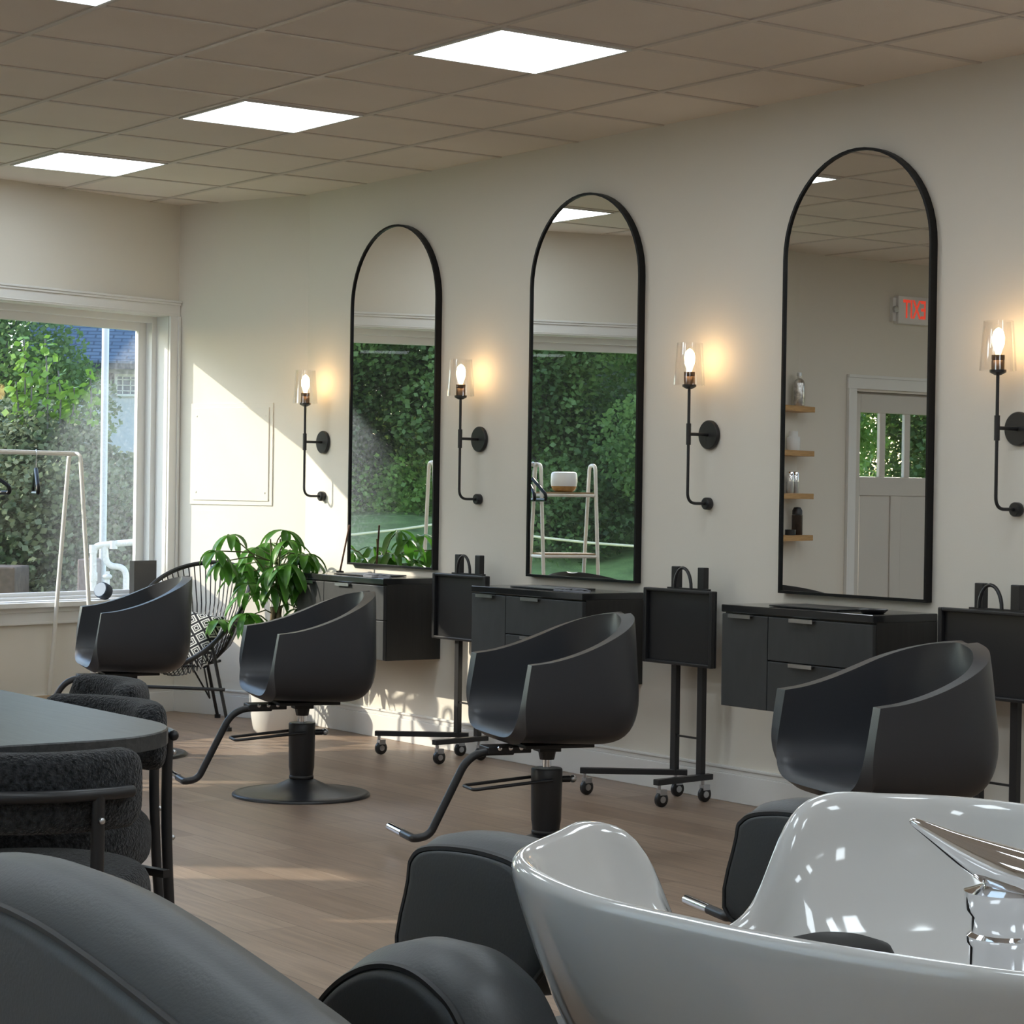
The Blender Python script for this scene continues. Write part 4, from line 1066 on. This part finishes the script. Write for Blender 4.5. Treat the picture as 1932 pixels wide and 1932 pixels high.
# brown box lower left, dark unit behind pipes
def out_box(name, px0, px1, py0, d, dep, mat, lab, cat):
    a, b = at_d(px0, py0, d), at_d(px1, py0, d); w = (b - a); w.z = 0; L = w.length; r = w.normalized(); n = Vector((-r.y, r.x, 0))
    M = Matrix.Translation((a.x, a.y, GZ)) @ Matrix(((r.x, n.x, 0, 0), (r.y, n.y, 0, 0), (0, 0, 1, 0), (0, 0, 0, 1)))
    o = MB().box(0, L, 0, dep, 0, a.z - GZ).build(name, mat, bevel=.01); o.matrix_world = M; tag(o, lab, cat)
out_box('planter_box', -120, 28, 1068, 13.0, .4, BRICKB, 'brown box outside at the lower left of the window', 'box')
out_box('utility_box', 146, 180, 1055, 13.3, .35, M_('mauve_box', (.14, .10, .10), .7), 'mauve brown box outside behind the white pipes', 'box')

# forest
def tree_mesh(seed, n, mat_leaf, h, cr, size, tr=.16):
    r = random.Random(seed); L = MB()
    for k in range(9):
        a = r.uniform(0, 2 * PI); q = r.uniform(0, .6) * cr
        leaves_cloud(L, (q * math.cos(a), q * math.sin(a), h * ((k + .5) / 9 * .84 + .06)), (cr * r.uniform(.5, .75), cr * r.uniform(.5, .75), h * .13), n // 9, size, r, .35)
    T = MB(); T.tube([(0, 0, 0), (.1 * r.uniform(-1, 1), .1, h * .3), (.2 * r.uniform(-1, 1), 0, h * .62), (0, 0, h * .85)], [tr, tr * .8, tr * .5, tr * .15], 10)
    for k in range(5):
        a = r.uniform(0, 2 * PI); z = h * r.uniform(.35, .65); T.tube([(0, 0, z), (cr * .5 * math.cos(a), cr * .5 * math.sin(a), z + h * .12)], [tr * .35, tr * .1], 6)
    return L, T, mat_leaf
protos = []
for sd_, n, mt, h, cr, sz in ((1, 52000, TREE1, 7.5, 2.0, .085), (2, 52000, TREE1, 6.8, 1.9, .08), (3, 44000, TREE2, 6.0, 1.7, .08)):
    protos.append(tree_mesh(sd_, n, mt, h, cr, sz))
plist = []
def forest_tree(kind, x, y, s, rz, lab, zb=None):
    zb = GZ if zb is None else zb
    first = [q for q in plist if q[0] == kind]
    if not first:
        t = thing('forest_tree', lab, 'tree', (x, y, zb), rz, 'trees beyond the lawn')
        L, T_, mt = protos[kind]; L.build('crown', mt, t); T_.build('trunk', BARK, t, smooth=True); plist.append((kind, t))
    else:
        t = dup(first[0][1]); t['label'] = lab; t.location = (x, y, zb); t.rotation_euler = (0, 0, rz)
    t.scale = (s, s, s); return t
rnd = random.Random(21)
# seen in the mirrors: direction about (-.70,-.71) from (2,0)
labs = ('dark green tree beyond the lawn, seen reflected in the mirrors', 'dark bushy tree beyond the lawn, seen reflected in the mirrors', 'pale sunny green tree beyond the lawn, seen reflected in the mirrors')
for k in range(14):
    row = k % 2; a = math.radians(198 + 2.5 * k + rnd.uniform(-.8, .8)); d = (19 if row == 0 else 24) + rnd.uniform(-1.5, 1.5)
    kd = (2, 1, 0, 2, 1, 2, 0)[k % 7]
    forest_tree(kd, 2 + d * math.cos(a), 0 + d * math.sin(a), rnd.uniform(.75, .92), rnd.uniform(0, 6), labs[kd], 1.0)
# dark tree seen through the picture window at its upper left
q = at_d(-20, 800, 24); forest_tree(1, q.x, q.y, .75, 1.0, 'dark green tree beside the pale house, seen through the picture window')
q = at_d(-200, 800, 27); forest_tree(0, q.x, q.y, .8, 2.0, 'dark green tree left of the pale house, partly outside the window')
# trees behind the door
for k, (x, y, kd) in enumerate(((-7, -9.5, 1), (-8.5, -11.5, 2), (-9.5, -8.6, 0), (-6.5, -12.5, 0))):
    forest_tree(kd, x, y, .8, k * 1.3, 'green tree outside the entrance door, seen through its lites')
# undergrowth
m = MB(); r = random.Random(5)
for k in range(40):
    a = math.radians(196 + 40 * r.random()); d = 17 + 2 * r.random()
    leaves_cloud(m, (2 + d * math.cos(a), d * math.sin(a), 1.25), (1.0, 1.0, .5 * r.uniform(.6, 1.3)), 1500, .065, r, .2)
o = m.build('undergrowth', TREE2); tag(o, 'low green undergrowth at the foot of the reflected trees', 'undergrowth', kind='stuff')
# rope fence
t = thing('rope_fence', 'pale rope strung between posts across the lawn, seen in the middle mirror', 'fence', (-5, -7, GZ))
A, B = Vector((-3.4, -8.6, 0)), Vector((-9.5, -2.2, 0)); pts = []
Np = 2
for k in range(Np):
    a, b = A.lerp(B, k / Np) - Vector((-5, -7, 0)), A.lerp(B, (k + 1) / Np) - Vector((-5, -7, 0))
    for q in range(10):
        s = q / 10; pts.append(a.lerp(b, s) + Vector((0, 0, 1.3 - .2 * 4 * s * (1 - s))))
MB().tube(pts, .012, 6).build('rope', ROPE, t, smooth=True)
for k in range(Np + 1):
    a = A.lerp(B, k / Np) - Vector((-5, -7, 0)); MB().cyl((a.x, a.y, 0), (a.x, a.y, 1.34), .03, n=10).build('post', BARK, t)

# ------------------------------------------------------------------ light
w = bpy.data.worlds.new('World'); SC.world = w; w.use_nodes = True; nt = w.node_tree
bg = nt.nodes['Background']
sky = nt.nodes.new('ShaderNodeTexSky'); sky.sky_type = 'NISHITA'; sky.sun_disc = False
sky.sun_elevation = math.radians(25); sky.sun_rotation = math.radians(216); sky.air_density = 1.0; sky.dust_density = .6; sky.ozone_density = 1.2
nt.links.new(sky.outputs[0], bg.inputs['Color']); bg.inputs['Strength'].default_value = .46
sun = bpy.data.lights.new('sun', 'SUN'); sun.energy = 2.5; sun.angle = math.radians(.53); sun.color = (1, .90, .74)
so = bpy.data.objects.new('sun', sun); COL.objects.link(so)
sdv = Vector((.586, .81, -.4685)); so.rotation_euler = sdv.to_track_quat('-Z', 'Y').to_euler()

# ------------------------------------------------------------------ camera and view
cd = bpy.data.cameras.new('camera'); cd.sensor_fit = 'HORIZONTAL'; cd.sensor_width = 36; cd.lens = F / 1932 * 36; cd.clip_start = .05; cd.clip_end = 300
co = bpy.data.objects.new('camera', cd); COL.objects.link(co)
co.matrix_world = Matrix(((_r.x, _u.x, -_w.x, CAM.x), (_r.y, _u.y, -_w.y, CAM.y), (_r.z, _u.z, -_w.z, CAM.z), (0, 0, 0, 1)))
SC.camera = co
vs = SC.view_settings; vs.view_transform = 'Standard'; vs.look = 'None'; vs.gamma = 1; vs.exposure = 1.0
try: vs.use_curve_mapping = False
except Exception: pass
cy = SC.cycles
cy.max_bounces = 12; cy.diffuse_bounces = 6; cy.glossy_bounces = 6; cy.transparent_max_bounces = 16; cy.caustics_reflective = False; cy.caustics_refractive = False
cy.sample_clamp_indirect = 6
